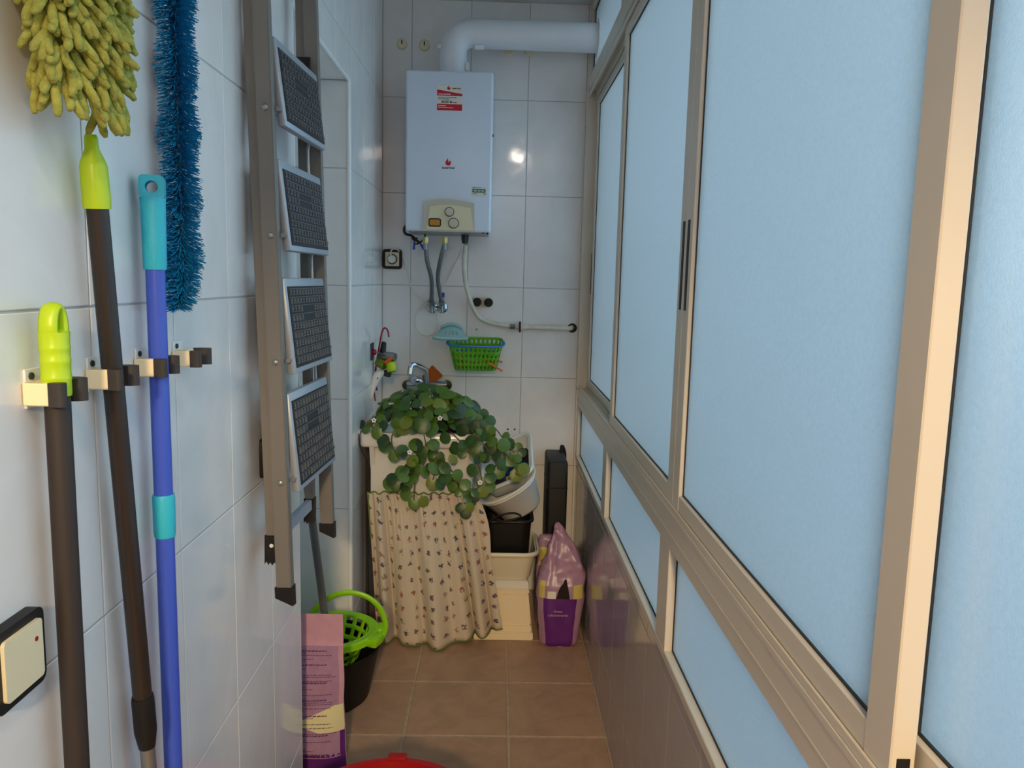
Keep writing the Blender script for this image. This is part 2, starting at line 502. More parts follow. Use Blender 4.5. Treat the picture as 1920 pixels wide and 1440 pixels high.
# ------------------------------------------------------------------ window: fixed lights below, four sliding sashes, fanlights above
XW = .370
wd = MB()                                            # outer frame members fixed to the wall
wd.box((XW, WY0, .632), (.43, YB, .652), .0015)                       # bottom rail
win = struct(wd.build('window_1', 'alu', None))
def fr(name, lo, hi, m='alu', par=None, bev=.0015):
    return MB().box(lo, hi, bev).build(name, m, par or win)
MID0, MID1 = .878, .958
fr('middle_rail', (XW, WY0, MID0), (.435, YB, MID1))
fr('rail_bead', (XW-.0012, WY0, MID0+.030), (XW, YB, MID0+.034), bev=.0006)
fr('rail_bead', (XW-.0015, WY0, MID1-.010), (XW, YB, MID1), bev=.0006)
fr('track', (.3705, WY0, MID1), (.374, YB, MID1+.012), bev=.0006)
fr('track', (.4005, WY0, MID1), (.4035, YB, MID1+.012), bev=.0006)
fr('track', (.431, WY0, MID1), (.4345, YB, MID1+.012), bev=.0006)
HD0, HD1 = 2.200, 2.285
fr('head_rail', (XW, WY0, HD0+.028), (.435, YB, HD1))
fr('head_track', (XW, WY0, HD0), (.3735, YB, HD0+.018), bev=.0006)
fr('head_track', (.4005, WY0, HD0-.004), (.4035, YB, HD0+.03), bev=.0006)
fr('head_track', (.431, WY0, HD0-.004), (.435, YB, HD0+.03), bev=.0006)
fr('top_rail', (XW, WY0, 2.555), (.435, YB, ZC))
jb = fr('jamb', (.362, YB-.045, MID1), (.435, YB-.002, HD0+.03))
for z in (2.08, 1.565, 1.055):
    MB().cyl((.3625, YB-.028, z), (.3612, YB-.028, z), .0045, 10).build('screw_hole', 'black', jb)
fr('jamb', (XW, WY0, MID1), (.435, WY0+.03, HD0+.03))
# fixed lights and fanlights between mullions
MUL = [(3.415, YB), (2.492, 2.572), (1.553, 1.646), (.612, .702), (WY0, -.245)]
for y0, y1 in MUL:
    fr('mullion', (XW+.0005, y0, .650), (.43, y1, MID0+.002))
    fr('mullion', (XW+.0005, y0, HD1-.002), (.43, y1, 2.557))
PX = .389
for k in range(4):
    y0, y1 = MUL[k+1][1], MUL[k][0]
    p = MB().box((PX, y0-.004, .652), (PX+.005, y1+.004, MID0), 0).build('pane', 'frost', win, 0)
    g = MB()
    g.box((PX-.0022, y0, .652), (PX, y1, .6552)); g.box((PX-.0022, y0, .652), (PX, y0+.0032, MID0))
    g.box((PX-.0022, y1-.0032, .652), (PX, y1, MID0)); g.build('gasket', 'gasket', p, 0)
    p = MB().box((PX, y0-.004, HD1), (PX+.005, y1+.004, 2.556), 0).build('pane', 'frost', win, 0)
    g = MB()
    g.box((PX-.003, y0, HD1), (PX, y1, HD1+.006)); g.box((PX-.003, y0, HD1), (PX, y0+.010, 2.556))
    g.box((PX-.003, y1-.012, HD1), (PX, y1, 2.556)); g.box((PX-.003, y0, 2.548), (PX, y1, 2.556)); g.build('gasket', 'gasket', p, 0)
# sliding sashes
SZ0, SZ1 = .962, 2.212
def sash(y0, y1, x0, handle, slot=False):
    """one sliding sash between y0 and y1; handle is +1 / -1 for the far / near stile, 0 for none"""
    x1 = x0+.024; sw = .050
    st = MB().box((x0, y0, SZ0), (x1, y0+sw, SZ1), .0015).build('sash', 'alu', win)
    MB().box((x0, y1-sw, SZ0), (x1, y1, SZ1), .0015).build('stile', 'alu', st)
    MB().box((x0+.0006, y0+sw, SZ0), (x1, y1-sw, SZ0+.040), .0012).build('bottom_rail', 'alu', st)
    MB().box((x0+.0006, y0+sw, SZ1-.045), (x1, y1-sw, SZ1), .0012).build('top_rail', 'alu', st)
    MB().box((x0+.010, y0+sw-.004, SZ0+.036), (x0+.015, y1-sw+.004, SZ1-.041)).build('pane', 'frost', st, 0)
    g = MB(); a, b, c, e = y0+sw, y1-sw, SZ0+.040, SZ1-.045
    g.box((x0+.0075, a, c), (x0+.010, b, c+.003)); g.box((x0+.0075, a, e-.003), (x0+.010, b, e))
    g.box((x0+.0075, a, c), (x0+.010, a+.0025, e)); g.box((x0+.0075, b-.0025, c), (x0+.010, b, e))
    g.build('gasket', 'gasket', st, 0)
    if handle:
        yh = (y1-.020) if handle > 0 else (y0+.020)
        hd = MB().box((x0-.0012, yh-.008, 1.374), (x0+.001, yh+.008, 1.552), .0008).build('pull_handle', 'black', st)
    if slot:
        MB().box((x0+.006, y0-.0008, .945+.03), (x0+.019, y0+.001, .993), .0006).build('latch_slot', 'black', st)
sash(1.567, 2.490, .3745, -1)
sash(.662, 1.566, .3745, 1, True)
sash(2.455, 3.408, .405, 1)
sash(-.243, .738, .405, 0)
# courtyard outside the window
struct(MB().box((6.0, -9, -9), (6.3, 14, .9)).build('wall_courtyard', mat('courtyard_render', (120, 128, 140), .9), None, 0))

# unseen ceiling lamp body added around the gallery fill light
M['diffuser'] = mat('fill_lamp_diffuser', (255, 240, 214), .5)
M['diffuser'].node_tree.nodes['Principled BSDF'].inputs['Emission Color'].default_value = (1, .86, .68, 1)
M['diffuser'].node_tree.nodes['Principled BSDF'].inputs['Emission Strength'].default_value = 6
def fill_lamp(x, y, z, r_, label):
    t_ = thing('fill_lamp', (x, y, z), label, 'lamp', 'added fill lamps')
    MB().lathe([(r_, z-.012), (r_, z)], (x, y, 0), 28).build('base', 'trim', t_)
    MB().lathe([(r_*.5, z-.035), (r_*.85, z-.028), (r_*.95, z-.012)], (x, y, 0), 28).build('diffuser', 'diffuser', t_)
fill_lamp(.18, -.42, ZC, .075, 'unseen round lamp added as fill light behind the viewer')

# ------------------------------------------------------------------ gas water heater on the back wall
BX0, BX1, BY, BZ0, BZ1 = -.377, -.033, 3.190, 1.615, 2.238
heater = thing('water_heater', (-.205, 3.32, BZ0), 'white gas water heater hung on the tiled back wall', 'water heater')
MB().box((BX0, BY, BZ0), (BX1, YB-.004, BZ1), .010, 3).build('body', 'white_enamel', heater)
MB().box((BX0+.012, BY+.02, BZ0-.004), (BX1-.012, YB-.02, BZ0+.002)).build('underside', 'steel', heater, 0)
cp = MB()
a, b = -.303, -.100
top = [(a+(b-a)*k/12, 1.732+.012*math.sin(PI*k/12)-.004*k/12) for k in range(13)]
cp.prism([(a-.002, BZ0+.001)]+[(b+.004, BZ0+.001)]+list(reversed(top)), BY+.002, BY-.010, 'XZ')
cpo = cp.build('control_panel', 'creamgrey', heater)
cp = MB()
a2, b2 = a+.026, b-.014
top = [(a2+(b2-a2)*k/12, 1.712+.009*math.sin(PI*k/12)-.004*k/12) for k in range(13)]
cp.prism([(a2-.014, BZ0+.006), (b2+.012, BZ0+.006)]+list(reversed(top)), BY-.009, BY-.0125, 'XZ')
cp.build('inner_panel', 'cream', cpo)
def dial(c, r, ring='creamgrey'):
    k = MB().lathe([(r*1.22, 0), (r*1.22, .003)], c, 20, 'Y').build('dial_ring', 'black', cpo)
    MB().lathe([(r*1.1, .0), (r*1.05, .010), (r*.92, .014), (r*.2, .015)], c, 20, 'Y').build('dial', 'creamgrey', k)
dial((-.199, BY-.012, 1.692), .0155); dial((-.182, BY-.012, 1.648), .0175)
k = MB().prism([(x-.257, z+1.649) for x, z in rrect(.050, .033, .008)], BY-.0125, BY-.015, 'XZ').build('pilot_window', 'black', cpo)
MB().prism([(x-.257, z+1.649) for x, z in rrect(.041, .024, .005)], BY-.0148, BY-.0158, 'XZ').build('amber_glass', 'amber', k)
yf = BY-.0008
def sticker(name, x0, x1, z0, z1, m, par, d=.0008, y=None):
    return MB().box((x0, (y or BY)-d, z0), (x1, (y or BY)+.0005, z1)).build(name, m, par, 0)
RXZ = (PI/2, 0, 0)
s = sticker('service_sticker', -.254, -.155, 2.086, 2.180, 'sticker_white', heater)
s['label'] = 'white and red service sticker'
q = MB().prism([(-.254, 2.142), (-.155, 2.142), (-.155, 2.150), (-.254, 2.165)], BY-.0006, BY-.0013, 'XZ').build('red_band', 'sticker_red', s, 0)
MB().prism([(-.254, 2.086), (-.155, 2.086), (-.155, 2.110), (-.254, 2.111)], BY-.0006, BY-.0013, 'XZ').build('red_band', 'sticker_red', s, 0)
text('Saunier Duval', .0075, (-.178, BY-.0012, 2.1685), RXZ, 'ink', s, 'lettering', sx=.8)
text('63,00 €', .013, (-.237, BY-.0012, 2.1145), RXZ, 'ink', s, 'lettering', 'LEFT')
def fine_print(x0, x1, z, h, m, par, d=.0012, y=None):
    """a line of print too small to read: one broken row of dark strokes"""
    g = MB(); x = x0; y = BY if y is None else y
    while x < x1:
        wd_ = random.uniform(.0022, .0060); g.box((x, y-d, z), (min(x+wd_, x1), y-d+.0005, z+h*random.uniform(.8, 1))); x += wd_+.0012
    g.build('fine_print', m, par, 0)
fine_print(-.249, -.200, 2.146, .004, 'ink_white', s, .0017)
fine_print(-.249, -.178, 2.134, .0026, 'ink', s); fine_print(-.249, -.205, 2.128, .003, 'ink', s)
fine_print(-.200, -.176, 2.1155, .0035, 'ink', s)
fine_print(-.249, -.219, 2.102, .0035, 'ink_white', s, .0017); fine_print(-.249, -.19, 2.096, .002, 'ink_white', s, .0017)
def logo(x, z, r, par):
    lg = MB()
    pts = [(x+r*math.cos(a), z+r*math.sin(a)) for a in [PI*.72+k*(PI*1.56)/18 for k in range(19)]]
    pts += [(x+r*.35, z+r*.35), (x+r*.1, z+r*.1), (x-r*.05, z+r*.95), (x-r*.2, z+r*1.55)]
    lg.prism(pts, BY-.0006, BY-.0014, 'XZ')
    return lg.build('logo', 'sticker_red', par, 0)
logo(-.2085, 2.171, .0065, s)
lg = logo(-.207, 1.885, .0112, heater); lg['label'] = 'red flame-shaped maker mark'
text('Saunier Duval', .0105, (-.207, BY-.0009, 1.862), RXZ, 'ink', heater, 'lettering', sx=.85)
s = sticker('phone_sticker', -.115, -.054, 1.757, 1.795, 'sticker_white', heater); s['label'] = 'white and green telephone sticker'
q = sticker('green_field', -.109, -.056, 1.772, 1.786, 'sticker_green', s, .0013)
fine_print(-.109, -.075, 1.7895, .003, 'ink', s); fine_print(-.109, -.09, 1.766, .003, 'ink', s); fine_print(-.065, -.055, 1.7655, .003, 'ink', s)
text('900 107 270', .0088, (-.0825, BY-.0017, 1.7755), RXZ, 'ink_white', s, 'lettering', sx=.95)
MB().cyl((BX1+.004, 3.24, 2.004), (BX1-.002, 3.24, 2.004), .006, 10).build('screw', 'black', heater)
MB().cyl((BX1-.012, 3.20, BZ0-.006), (BX1-.012, 3.20, BZ0), .004, 8).build('screw', 'black', heater)
MB().cyl((BX1-.030, 3.20, BZ0-.005), (BX1-.030, 3.20, BZ0), .003, 8).build('screw', 'black', heater)

# flue pipe from the heater out through the fanlight
PR = .056; PXc, PYc, PZc = -.201, 3.325, 2.420
flue = thing('flue_pipe', (PXc, PYc, BZ1), 'white flue pipe bending from the heater top to the window', 'pipe')
ER = .075
el = [(PXc, PYc, BZ1-.003), (PXc, PYc, PZc-ER)]
el += [(PXc+ER-ER*math.cos(a), PYc, PZc-ER+ER*math.sin(a)) for a in [PI/2*k/10 for k in range(1, 11)]]
el += [(PXc+ER+.012, PYc, PZc)]
MB().tube(el, PR, 28).build('elbow', 'white_pipe', flue, 50)
MB().tube([(PXc+ER+.010, PYc, PZc), (.402, PYc, PZc-.004)], PR+.0015, 28).build('straight_pipe', 'white_pipe', flue)
MB().tube([(PXc, PYc, BZ1-.002), (PXc, PYc, BZ1+.016)], PR+.003, 28).build('collar', 'white_pipe', flue)
MB().tube([(.386, PYc, PZc-.004), (.3895, PYc, PZc-.004)], PR+.018, 28).build('seal_ring', 'trim', flue)
MB().box((PXc+ER+.014, PYc-.03, PZc-PR-.014), (PXc+ER+.050, PYc-.022, PZc-PR+.004), .002).build('clamp_tab', 'trim', flue)
MB().box((PXc+PR-.004, PYc-.03, BZ1+.03), (PXc+PR+.008, PYc-.022, BZ1+.062), .002).build('clamp_tab', 'trim', flue)
MB().cyl((PXc-PR-.006, PYc-.02, PZc-.06), (PXc-PR+.01, PYc-.02, PZc-.06), .008, 10).build('cap', 'trim', flue)

# round cream hooks on the wall
def wall_hook(x, z, label):
    c = thing('wall_hook', (x, YB, z-.022), label, 'hook', 'round cream hooks on the back wall')
    b = MB().lathe([(.0225, 0), (.0225, .008), (.019, .013), (.006, .014)], (x, YB, z), 24, 'Y').build('disc', 'cream', c)
    MB().box((x-.0022, YB-.0162, z-.002), (x+.0022, YB-.012, z+.014), .0008).build('slot', 'black', c)
wall_hook(-.425, 2.404, 'round cream wall hook, leftmost, above the heater')
wall_hook(-.330, 2.401, 'round cream wall hook just left of the flue elbow')
wall_hook(.029, 2.394, 'round cream wall hook half hidden under the middle of the flue pipe')
wall_hook(.116, 2.392, 'round cream wall hook under the right half of the flue pipe')

# two hoses from the heater to the wall
def hose(pts, label, wall):
    top = Vector(pts[0])
    h = thing('water_hose', (wall[0], YB, wall[1]-.03), label, 'hose', 'braided hoses under the heater')
    MB().tube(bez(pts, 8), .0092, 12).build('braid', 'braid', h)
    MB().tube([top+Vector((0, 0, .030)), top+Vector((0, 0, .012)), top+Vector((0, 0, .002))], [.013, .014, .0105], 6).build('nut', 'brass', h, 20)
    MB().tube([top+Vector((0, 0, -.022)), top+Vector((0, 0, .004))], .0108, 12).build('ferrule', 'steel', h)
    e = Vector(pts[-1])
    MB().tube([e+Vector((0, -.004, .004)), e+Vector((0, .018, -.022)), (e.x, YB-.002, e.z-.026)], [.0125, .013, .012], 10).build('elbow', 'steel', h)
    MB().lathe([(.026, 0), (.024, .004), (.013, .010)], (e.x, YB, e.z-.026), 20, 'Y').build('wall_rosette', 'chrome', h)
    MB().cyl((e.x+.002, e.y, e.z-.020), (e.x+.004, e.y-.004, e.z-.046), .004, 8).build('valve_stem', 'steel', h)
pA = [aY(798, 458, 3.31), aY(801, 490, 3.32), aY(809, 525, 3.36), aY(809, 566, 3.40)]
pB = [aY(834, 458, 3.31), aY(827, 482, 3.32), aY(821, 522, 3.36), aY(828, 566, 3.40)]
hose([tuple(p) for p in pA], 'grey braided hose under the heater, the left of two', (pA[-1].x, pA[-1].z))
hose([tuple(p) for p in pB], 'grey braided hose under the heater, the right of two', (pB[-1].x, pB[-1].z))
v = thing('stop_valve_lever', tuple(aY(831, 553, 3.39)), 'small blue valve lever above the right hose end', 'valve')
p = aY(831, 553, 3.39)
MB().box((p.x-.006, p.y-.006, p.z-.008), (p.x+.006, p.y+.006, p.z+.010), .002).build('lever', 'bluetie', v)
MB().cyl((p.x, p.y, p.z-.008), (p.x, YB, p.z-.012), .004, 8).build('spindle', 'steel', v)

# gas pipe with valve
gp = thing('gas_pipe', tuple(aY(870, 450, 3.31)), 'cream painted gas pipe curving from the heater to the right wall', 'gas pipe')
pts = [aY(873, 458, 3.30), aY(870, 500, 3.36), aY(876, 545, 3.40), aY(893, 588, 3.42), aY(915, 604, 3.425), aY(958, 612, 3.428)]
MB().tube(bez([tuple(p) for p in pts], 8), .0095, 12).build('bent_pipe', 'gaspipe', gp)
pts = [aY(985, 613, 3.428), aY(1040, 615, 3.428), aY(1066, 616, 3.428), aY(1072, 614, 3.45)]
MB().tube(bez([tuple(p) for p in pts], 6), .0105, 12).build('straight_pipe', 'gaspipe', gp)
p0, p1 = aY(956, 612, 3.427), aY(988, 613, 3.427)
MB().tube([p0, p0.lerp(p1, .3)], .013, 6).build('union_nut', 'steel', gp, 20)
vb = MB().tube([p0.lerp(p1, .3), p0.lerp(p1, .5), p0.lerp(p1, .75), p1], [.010, .017, .017, .011], 12).build('valve_body', 'gaspipe', gp)
pm = p0.lerp(p1, .58)
MB().box((pm.x-.004, pm.y-.030, pm.z-.024), (pm.x+.004, pm.y-.014, pm.z+.024), .002).build('valve_knob', 'black', vb)
pt = aY(872, 446, 3.31)
MB().tube([pt+Vector((0, 0, .012)), pt+Vector((0, 0, -.010)), pt+Vector((0, 0, -.024))], [.018, .017, .012], 6).build('fitting', 'rubber', gp, 20)
MB().lathe([(.021, 0), (.021, .0012)], tuple(aY(1073, 615, YB)), 18, 'Y').build('wall_hole', 'black', gp)

# two capped pipe ends on a cream plate
cpipe = thing('capped_outlet', tuple(aY(906, 574, YB)), 'cream wall plate with two black round caps beside the gas pipe', 'pipe outlet')
pa, pb = aY(895, 566, YB), aY(916, 567, YB)
MB().prism([(x+(pa.x+pb.x)/2, z+pa.z) for x, z in rrect(.095, .044, .02)], YB, YB-.012, 'XZ').build('plate', 'cream', cpipe)
for q in (pa, pb):
    MB().lathe([(.019, .01), (.019, .034), (.016, .037), (.004, .0372)], (q.x, YB, q.z), 20, 'Y').build('cap', 'black', cpipe)

# socket with plug and its white cord
sock = thing('wall_socket', (-.462, YB, 1.463), 'black-framed cream wall socket holding a white plug', 'socket')
MB().prism([(x-.462, z+1.5055) for x, z in rrect(.085, .085, .014)], YB, YB-.012, 'XZ').build('frame', 'black', sock)
MB().prism([(x-.462, z+1.5055) for x, z in rrect(.060, .060, .004)], YB-.011, YB-.015, 'XZ').build('face', 'cream', sock)
MB().lathe([(.0225, .014), (.0225, .0155)], (-.462, YB, 1.505), 24, 'Y').build('rim', 'black', sock)
plug = thing('power_cord', (-.462, YB-.03, 1.30), 'white plug and cord looping from the socket under the hoses', 'cord')
MB().lathe([(.018, .015), (.018, .040), (.013, .046), (.004, .047)], (-.462, YB, 1.505), 20, 'Y').build('plug', 'white_cable', plug)
c = [(-.462, YB-.05, 1.515), (-.462, YB-.052, 1.54), (-.445, YB-.03, 1.548), (-.425, YB-.006, 1.53)]
c += [tuple(aY(x, y, YB-.005)) for x, y in ((765, 510), (772, 540))]
c += [tuple(aY(x, y, YB-.010)) for x, y in ((792, 562), (812, 578), (822, 600), (815, 622), (800, 629), (784, 620), (778, 602), (785, 580), (797, 566), (812, 556), (828, 540), (842, 520), (856, 490))]
c += [tuple(aY(x, y, 3.37)) for x, y in ((866, 462), (869, 440))]
MB().tube(bez(c, 6), .0026, 8).build('cord', 'white_cable', plug)

# dark cable bundle left under the heater
dc = thing('cable_bundle', tuple(aY(776, 466, 3.3)), 'dark twisted cables with blue ties at the heater lower left corner', 'cables')
c = [tuple(aY(x, y, 3.33)) for x, y in ((765, 420), (758, 428), (760, 438), (772, 442), (780, 450), (787, 455))]
MB().tube(bez(c, 6), .006, 10).build('cable', 'rubber', dc)
c = [tuple(aY(x, y, 3.32)) for x, y in ((772, 440), (775, 450), (782, 446), (776, 456), (786, 456), (796, 446), (797, 436))]
MB().tube(bez(c, 6), .0035, 8).build('cable', 'brownflat', dc)
for q in (((777, 454), (776, 468)), ((788, 456), (795, 468))):
    MB().tube([aY(*q[0], 3.315), aY(*q[1], 3.315)], [.003, .006], 8).build('blue_tie', 'bluetie', dc)

# ------------------------------------------------------------------ left wall: broom clips, poles, dusters, switches
CZ0, CZ1 = 1.279, 1.304
def clip(y, label):
    c = thing('broom_clip', (XL, y+.02, CZ0), label, 'broom holder', 'cream broom clips on the left wall')
    b = MB().box((XL, y+.004, CZ0-.004), (XL+.003, y+.040, CZ1+.014), .001).build('base_plate', 'trim', c)
    MB().lathe([(.004, 0), (.004, .0022), (.001, .003)], (XL+.003, y+.014, CZ1+.006), 10, 'X').build('screw', 'rubber', b)
    # sprung cream jaw, bent out from the plate, with a rubber end
    MB().box((XL+.001, y, CZ0), (XL+.030, y+.006, CZ1), .0015).build('jaw', 'clip_cream', c)
    MB().box((XL+.001, y+.001, CZ1-.002), (XL+.024, y+.030, CZ1), .0006).build('jaw_top', 'clip_cream', c)
    n = MB(); ring = []
    for k in range(7):
        a = PI/2-PI*k/6
        ring.append((XL+.040+.006*math.cos(a), y+.005+.0065*math.sin(a)-.001))
    n.prism([(XL+.029, y+.0055), (XL+.029, y-.001)]+list(reversed([(px, py) for px, py in ring])), CZ0-.0005, CZ1+.0005, 'XY')
    n.build('rubber_end', 'rubber', c)
    MB().box((XL+.001, y+.046, CZ0+.001), (XL+.022, y+.051, CZ1-.001), .0015).build('jaw', 'clip_cream', c)
    n = MB()
    n.prism([(XL+.030+.015*math.cos(a), y+.050+.009*math.sin(a)) for a in [2*PI*k/12 for k in range(12)]], CZ0-.0005, CZ1+.0005, 'XY')
    n.build('rubber_end', 'rubber', c)
clip(.830, 'cream broom clip holding the flat-black pole with lime grip, nearest')
clip(.958, 'cream broom clip holding the slanting brown-black pole')
clip(1.087, 'cream broom clip holding the blue pole')
clip(1.215, 'empty cream broom clip below the blue duster tip')

PX_ = -.481
# pole 1: matt dark pole, lime hanging grip
p1 = thing('floor_mop', (PX_, .852, .06), 'matt dark brown pole with a lime ribbed hanging grip', 'mop')
MB().cyl((PX_, .852, .06), (PX_, .852, 1.295), .0132, 18).build('tube', 'brownflat', p1)
g = MB()
zz = [1.288, 1.292, 1.304, 1.306, 1.309, 1.311, 1.323, 1.325, 1.328, 1.330, 1.337, 1.339, 1.342, 1.344, 1.358]
rr = [.0146, .0150, .0150, .0156, .0156, .0150, .0150, .0156, .0156, .0150, .0150, .0156, .0156, .0150, .0160]
g.tube([(PX_, .852, z) for z in zz], rr, 20)
gr = g.build('grip', 'lime', p1, 60)
g = MB()                                                   # loop with the hanging hole
g.tube([(PX_, .852+.0108*math.cos(a), 1.359+.026*math.sin(a)*(1 if math.sin(a) > 0 else .15)) for a in [2*PI*k/24 for k in range(24)]], .0055, 10, loop=True, flat=1.9)
g.build('hanging_loop', 'lime', gr, 60)
# pole 2: slanting telescopic pole
A, B = Vector((PX_, .9495, 1.583)), Vector((PX_, 1.030, .735))
def along(t): return A.lerp(B, t)
dv = (B-A); LN = dv.length; dn = dv.normalized()
p2 = thing('telescopic_broom', tuple(A+dn*1.2), 'slanting brown-black telescopic pole with a lime tip', 'broom')
MB().tube([A+dn*.075, A+dn*.755], .0125, 18).build('tube', 'brownblack', p2)
MB().tube([A, A+dn*.004, A+dn*.016, A+dn*.032, A+dn*.037, A+dn*.075, A+dn*.085], [.006, .0075, .008, .0145, .0155, .0162, .0156], 14).build('tip', 'lime', p2, 50)
MB().tube([A+dn*.745, A+dn*.75, A+dn*.80, A+dn*.822, A+dn*.826], [.0138, .0148, .0150, .0118, .0112], 18).build('collar', 'black', p2, 50)
MB().tube([A+dn*.82, A+dn*1.20], .0100, 16).build('inner_tube', 'steel', p2)
# pole 3: blue pole
y3 = 1.110
p3 = thing('blue_broom', (PX_, y3, .06), 'blue pole with a turquoise grip and turquoise collar', 'broom')
MB().cyl((PX_, y3, .06), (PX_, y3, 1.44), .0130, 20).build('tube', 'bluepole', p3)
g = MB()
g.tube([(PX_, y3, z) for z in (1.428, 1.431, 1.470, 1.520, 1.527)], [.0148, .0156, .0160, .0166, .0170], 20)
gr = g.build('grip', 'turq', p3, 60)
g = MB()                                                   # flattened end with a round hole
def gf(u, v):
    a = 2*PI*u
    R0 = .0082
    ox, oz = math.cos(a), math.sin(a)
    k = ((abs(ox)/.0165)**6+(abs(oz)/.0160)**6)**(1/6)
    Ro = 1/k
    rr_ = R0+(Ro-R0)*v
    return Vector((0, ox*rr_, oz*rr_))
for sx in (-1, 1):
    g.surf(lambda u, v: gf(u, v)+Vector((sx*.012, 0, 0)), 32, 1, True)
g.surf(lambda u, v: gf(u, 0)+Vector((-.012+.024*v, 0, 0)), 32, 1, True)
g.surf(lambda u, v: gf(u, 1)+Vector((-.012+.024*v, 0, 0)), 32, 1, True)
g.xf(Matrix.Translation((PX_, y3, 1.541)) @ Matrix.Rotation(math.radians(-72), 4, 'Z'))
bmesh.ops.remove_doubles(g.bm, verts=g.bm.verts, dist=1e-5)
g.build('hanging_eye', 'turq', gr, 40)
MB().tube([(PX_, y3, z) for z in (1.040, 1.046, 1.100, 1.104)], [.0142, .0152, .0156, .0146], 20).build('collar', 'turq', p3, 50)

# long blue bristle duster hanging behind the blue pole
dy, dx = 1.188, -.474
bd = thing('bristle_duster', (dx, dy, 1.345), 'long blue bristle duster hanging on the tiles behind the blue pole', 'duster')
MB().cyl((dx, dy, 1.37), (dx, dy, 2.02), .003, 8).build('wire_core', 'steel', bd)
MB().tube([(dx, dy, 2.0), (dx, dy, 2.2)], .010, 14).build('handle', 'turq', bd)
rng = random.Random(3)
vs, fs = [], []
for i in range(9000):
    t = i/9000; z = 1.372+t*.64
    a = i*2.39996+rng.uniform(-.3, .3)
    L_ = .029*rng.uniform(.78, 1.08)*(1+.10*math.sin(z*70))*min(1, .35+(z-1.362)*16)
    dirv = Vector((math.cos(a), math.sin(a), rng.uniform(-.55, .05)))
    c0 = Vector((dx, dy-.020*max(0, (1.44-z)/.07)**1.5, z)); tip = c0+dirv*L_
    tip.x = max(tip.x, XL+.001)
    tv = Vector((-math.sin(a), math.cos(a), rng.uniform(-.6, .6))).normalized()*.00085
    k = len(vs); vs += [c0-tv, c0+tv, tip+tv*.7+Vector((0, 0, -.001)), tip-tv*.7]; fs.append((k, k+1, k+2, k+3))
me = bpy.data.meshes.new('bristles'); me.from_pydata([tuple(v) for v in vs], [], fs)
b = finish('bristles', me, 'bluebristle', bd, 0); b['kind'] = 'stuff'

# chenille duster
cy, cx = .890, -.462
cd = thing('chenille_duster', (cx, cy, 1.57), 'olive yellow chenille duster with fat fingers hanging top left', 'duster')
core = MB()
core.rings([[(cx+(.026*sc)*math.cos(a), cy+(.052*sc)*math.sin(a), z) for a in [2*PI*k/20 for k in range(20)]]
            for z, sc in ((1.622, .25), (1.626, .7), (1.64, 1), (1.97, 1), (1.985, .7))])
core.build('pad', 'chenille', cd)
MB().tube([(cx, cy, 1.97), (cx, cy, 2.25)], .011, 14).build('handle', 'lime', cd)
fing = []
for k in range(6):
    rg = random.Random(40+k); L_ = rg.uniform(.034, .044); bnd = rg.uniform(-.009, .009)
    g = MB(); pts, rad = [], []
    for q in range(7):
        t = q/6; pts.append((bnd*math.sin(t*PI*.5)**2, .004*math.sin(t*PI), -L_*t))
        rad.append(.0047*(1 if .1 < t < .9 else .55)*rg.uniform(.95, 1.06))
    g.tube(pts, rad, 8)
    bmesh.ops.recalc_face_normals(g.bm, faces=g.bm.faces)
    me = bpy.data.meshes.new('chenille_finger'); g.bm.to_mesh(me); g.bm.free()
    for p in me.polygons: p.use_smooth = True
    me.materials.append(M['chenille']); fing.append(me)
rg = random.Random(11)
extra = MB()
for row in range(29):
    z = 1.619+row*.0128
    m = 20
    for k in range(m):
        # fingers on the side that faces the room (+X) and the two edges
        a = -PI*.60+PI*1.20*(k+.5*(row % 2)+rg.uniform(-.25, .25))/(m-.5)
        n = Vector((math.cos(a)*.052, math.sin(a)*.030, 0)).normalized()
        base = Vector((cx+.024*math.cos(a), cy+.058*math.sin(a), z+rg.uniform(-.005, .005)))
        d_ = (n*rg.uniform(.45, .85)+Vector((0, rg.uniform(-.4, .4), -rg.uniform(.75, 1.1)))).normalized()
        if row < 3: d_ = (n*.30+Vector((0, rg.uniform(-.3, .3), -1))).normalized()
        q = Vector((0, 0, -1)).rotation_difference(d_) @ Euler((0, 0, rg.uniform(0, 6.28))).to_quaternion()
        me = rg.choice(fing)
        if row*m+k < 290:
            o = bpy.data.objects.new('chenille_finger', me); COL.objects.link(o)
            attach(o, cd)
            o.rotation_mode = 'QUATERNION'; o.rotation_quaternion = q; o.location = base
        else:
            k0 = len(extra.bm.verts); extra.bm.from_mesh(me); extra.bm.verts.ensure_lookup_table()
            mm = Matrix.Translation(base) @ q.to_matrix().to_4x4()
            for v in extra.bm.verts[k0:]: v.co = mm @ v.co
o = extra.build('chenille_fringe', 'chenille', cd, 60); o['kind'] = 'stuff'

# wall switches
def switch(y0, z0, name, label, dot):
    s = thing(name, (XL, y0+.043, z0), label, 'switch')
    MB().prism([(y+y0+.043, z+z0+.043) for y, z in rrect(.086, .086, .010)], XL, XL+.014, 'YZ').build('frame', 'black', s)
    k = MB().prism([(y+y0+.043, z+z0+.043) for y, z in rrect(.066, .066, .005)], XL+.012, XL+.018, 'YZ').build('rocker', 'cream', s)
    if dot: MB().lathe([(.0028, 0), (.0028, .0006)], (XL+.0180, y0+.064, z0+.056), 12, 'X').build('red_dot', 'red', k)
switch(.738, .974, 'light_switch', 'cream rocker switch in a black frame below the clips', True)
switch(1.650, .985, 'light_switch', 'cream rocker switch in a black frame half hidden behind the ladder', False)

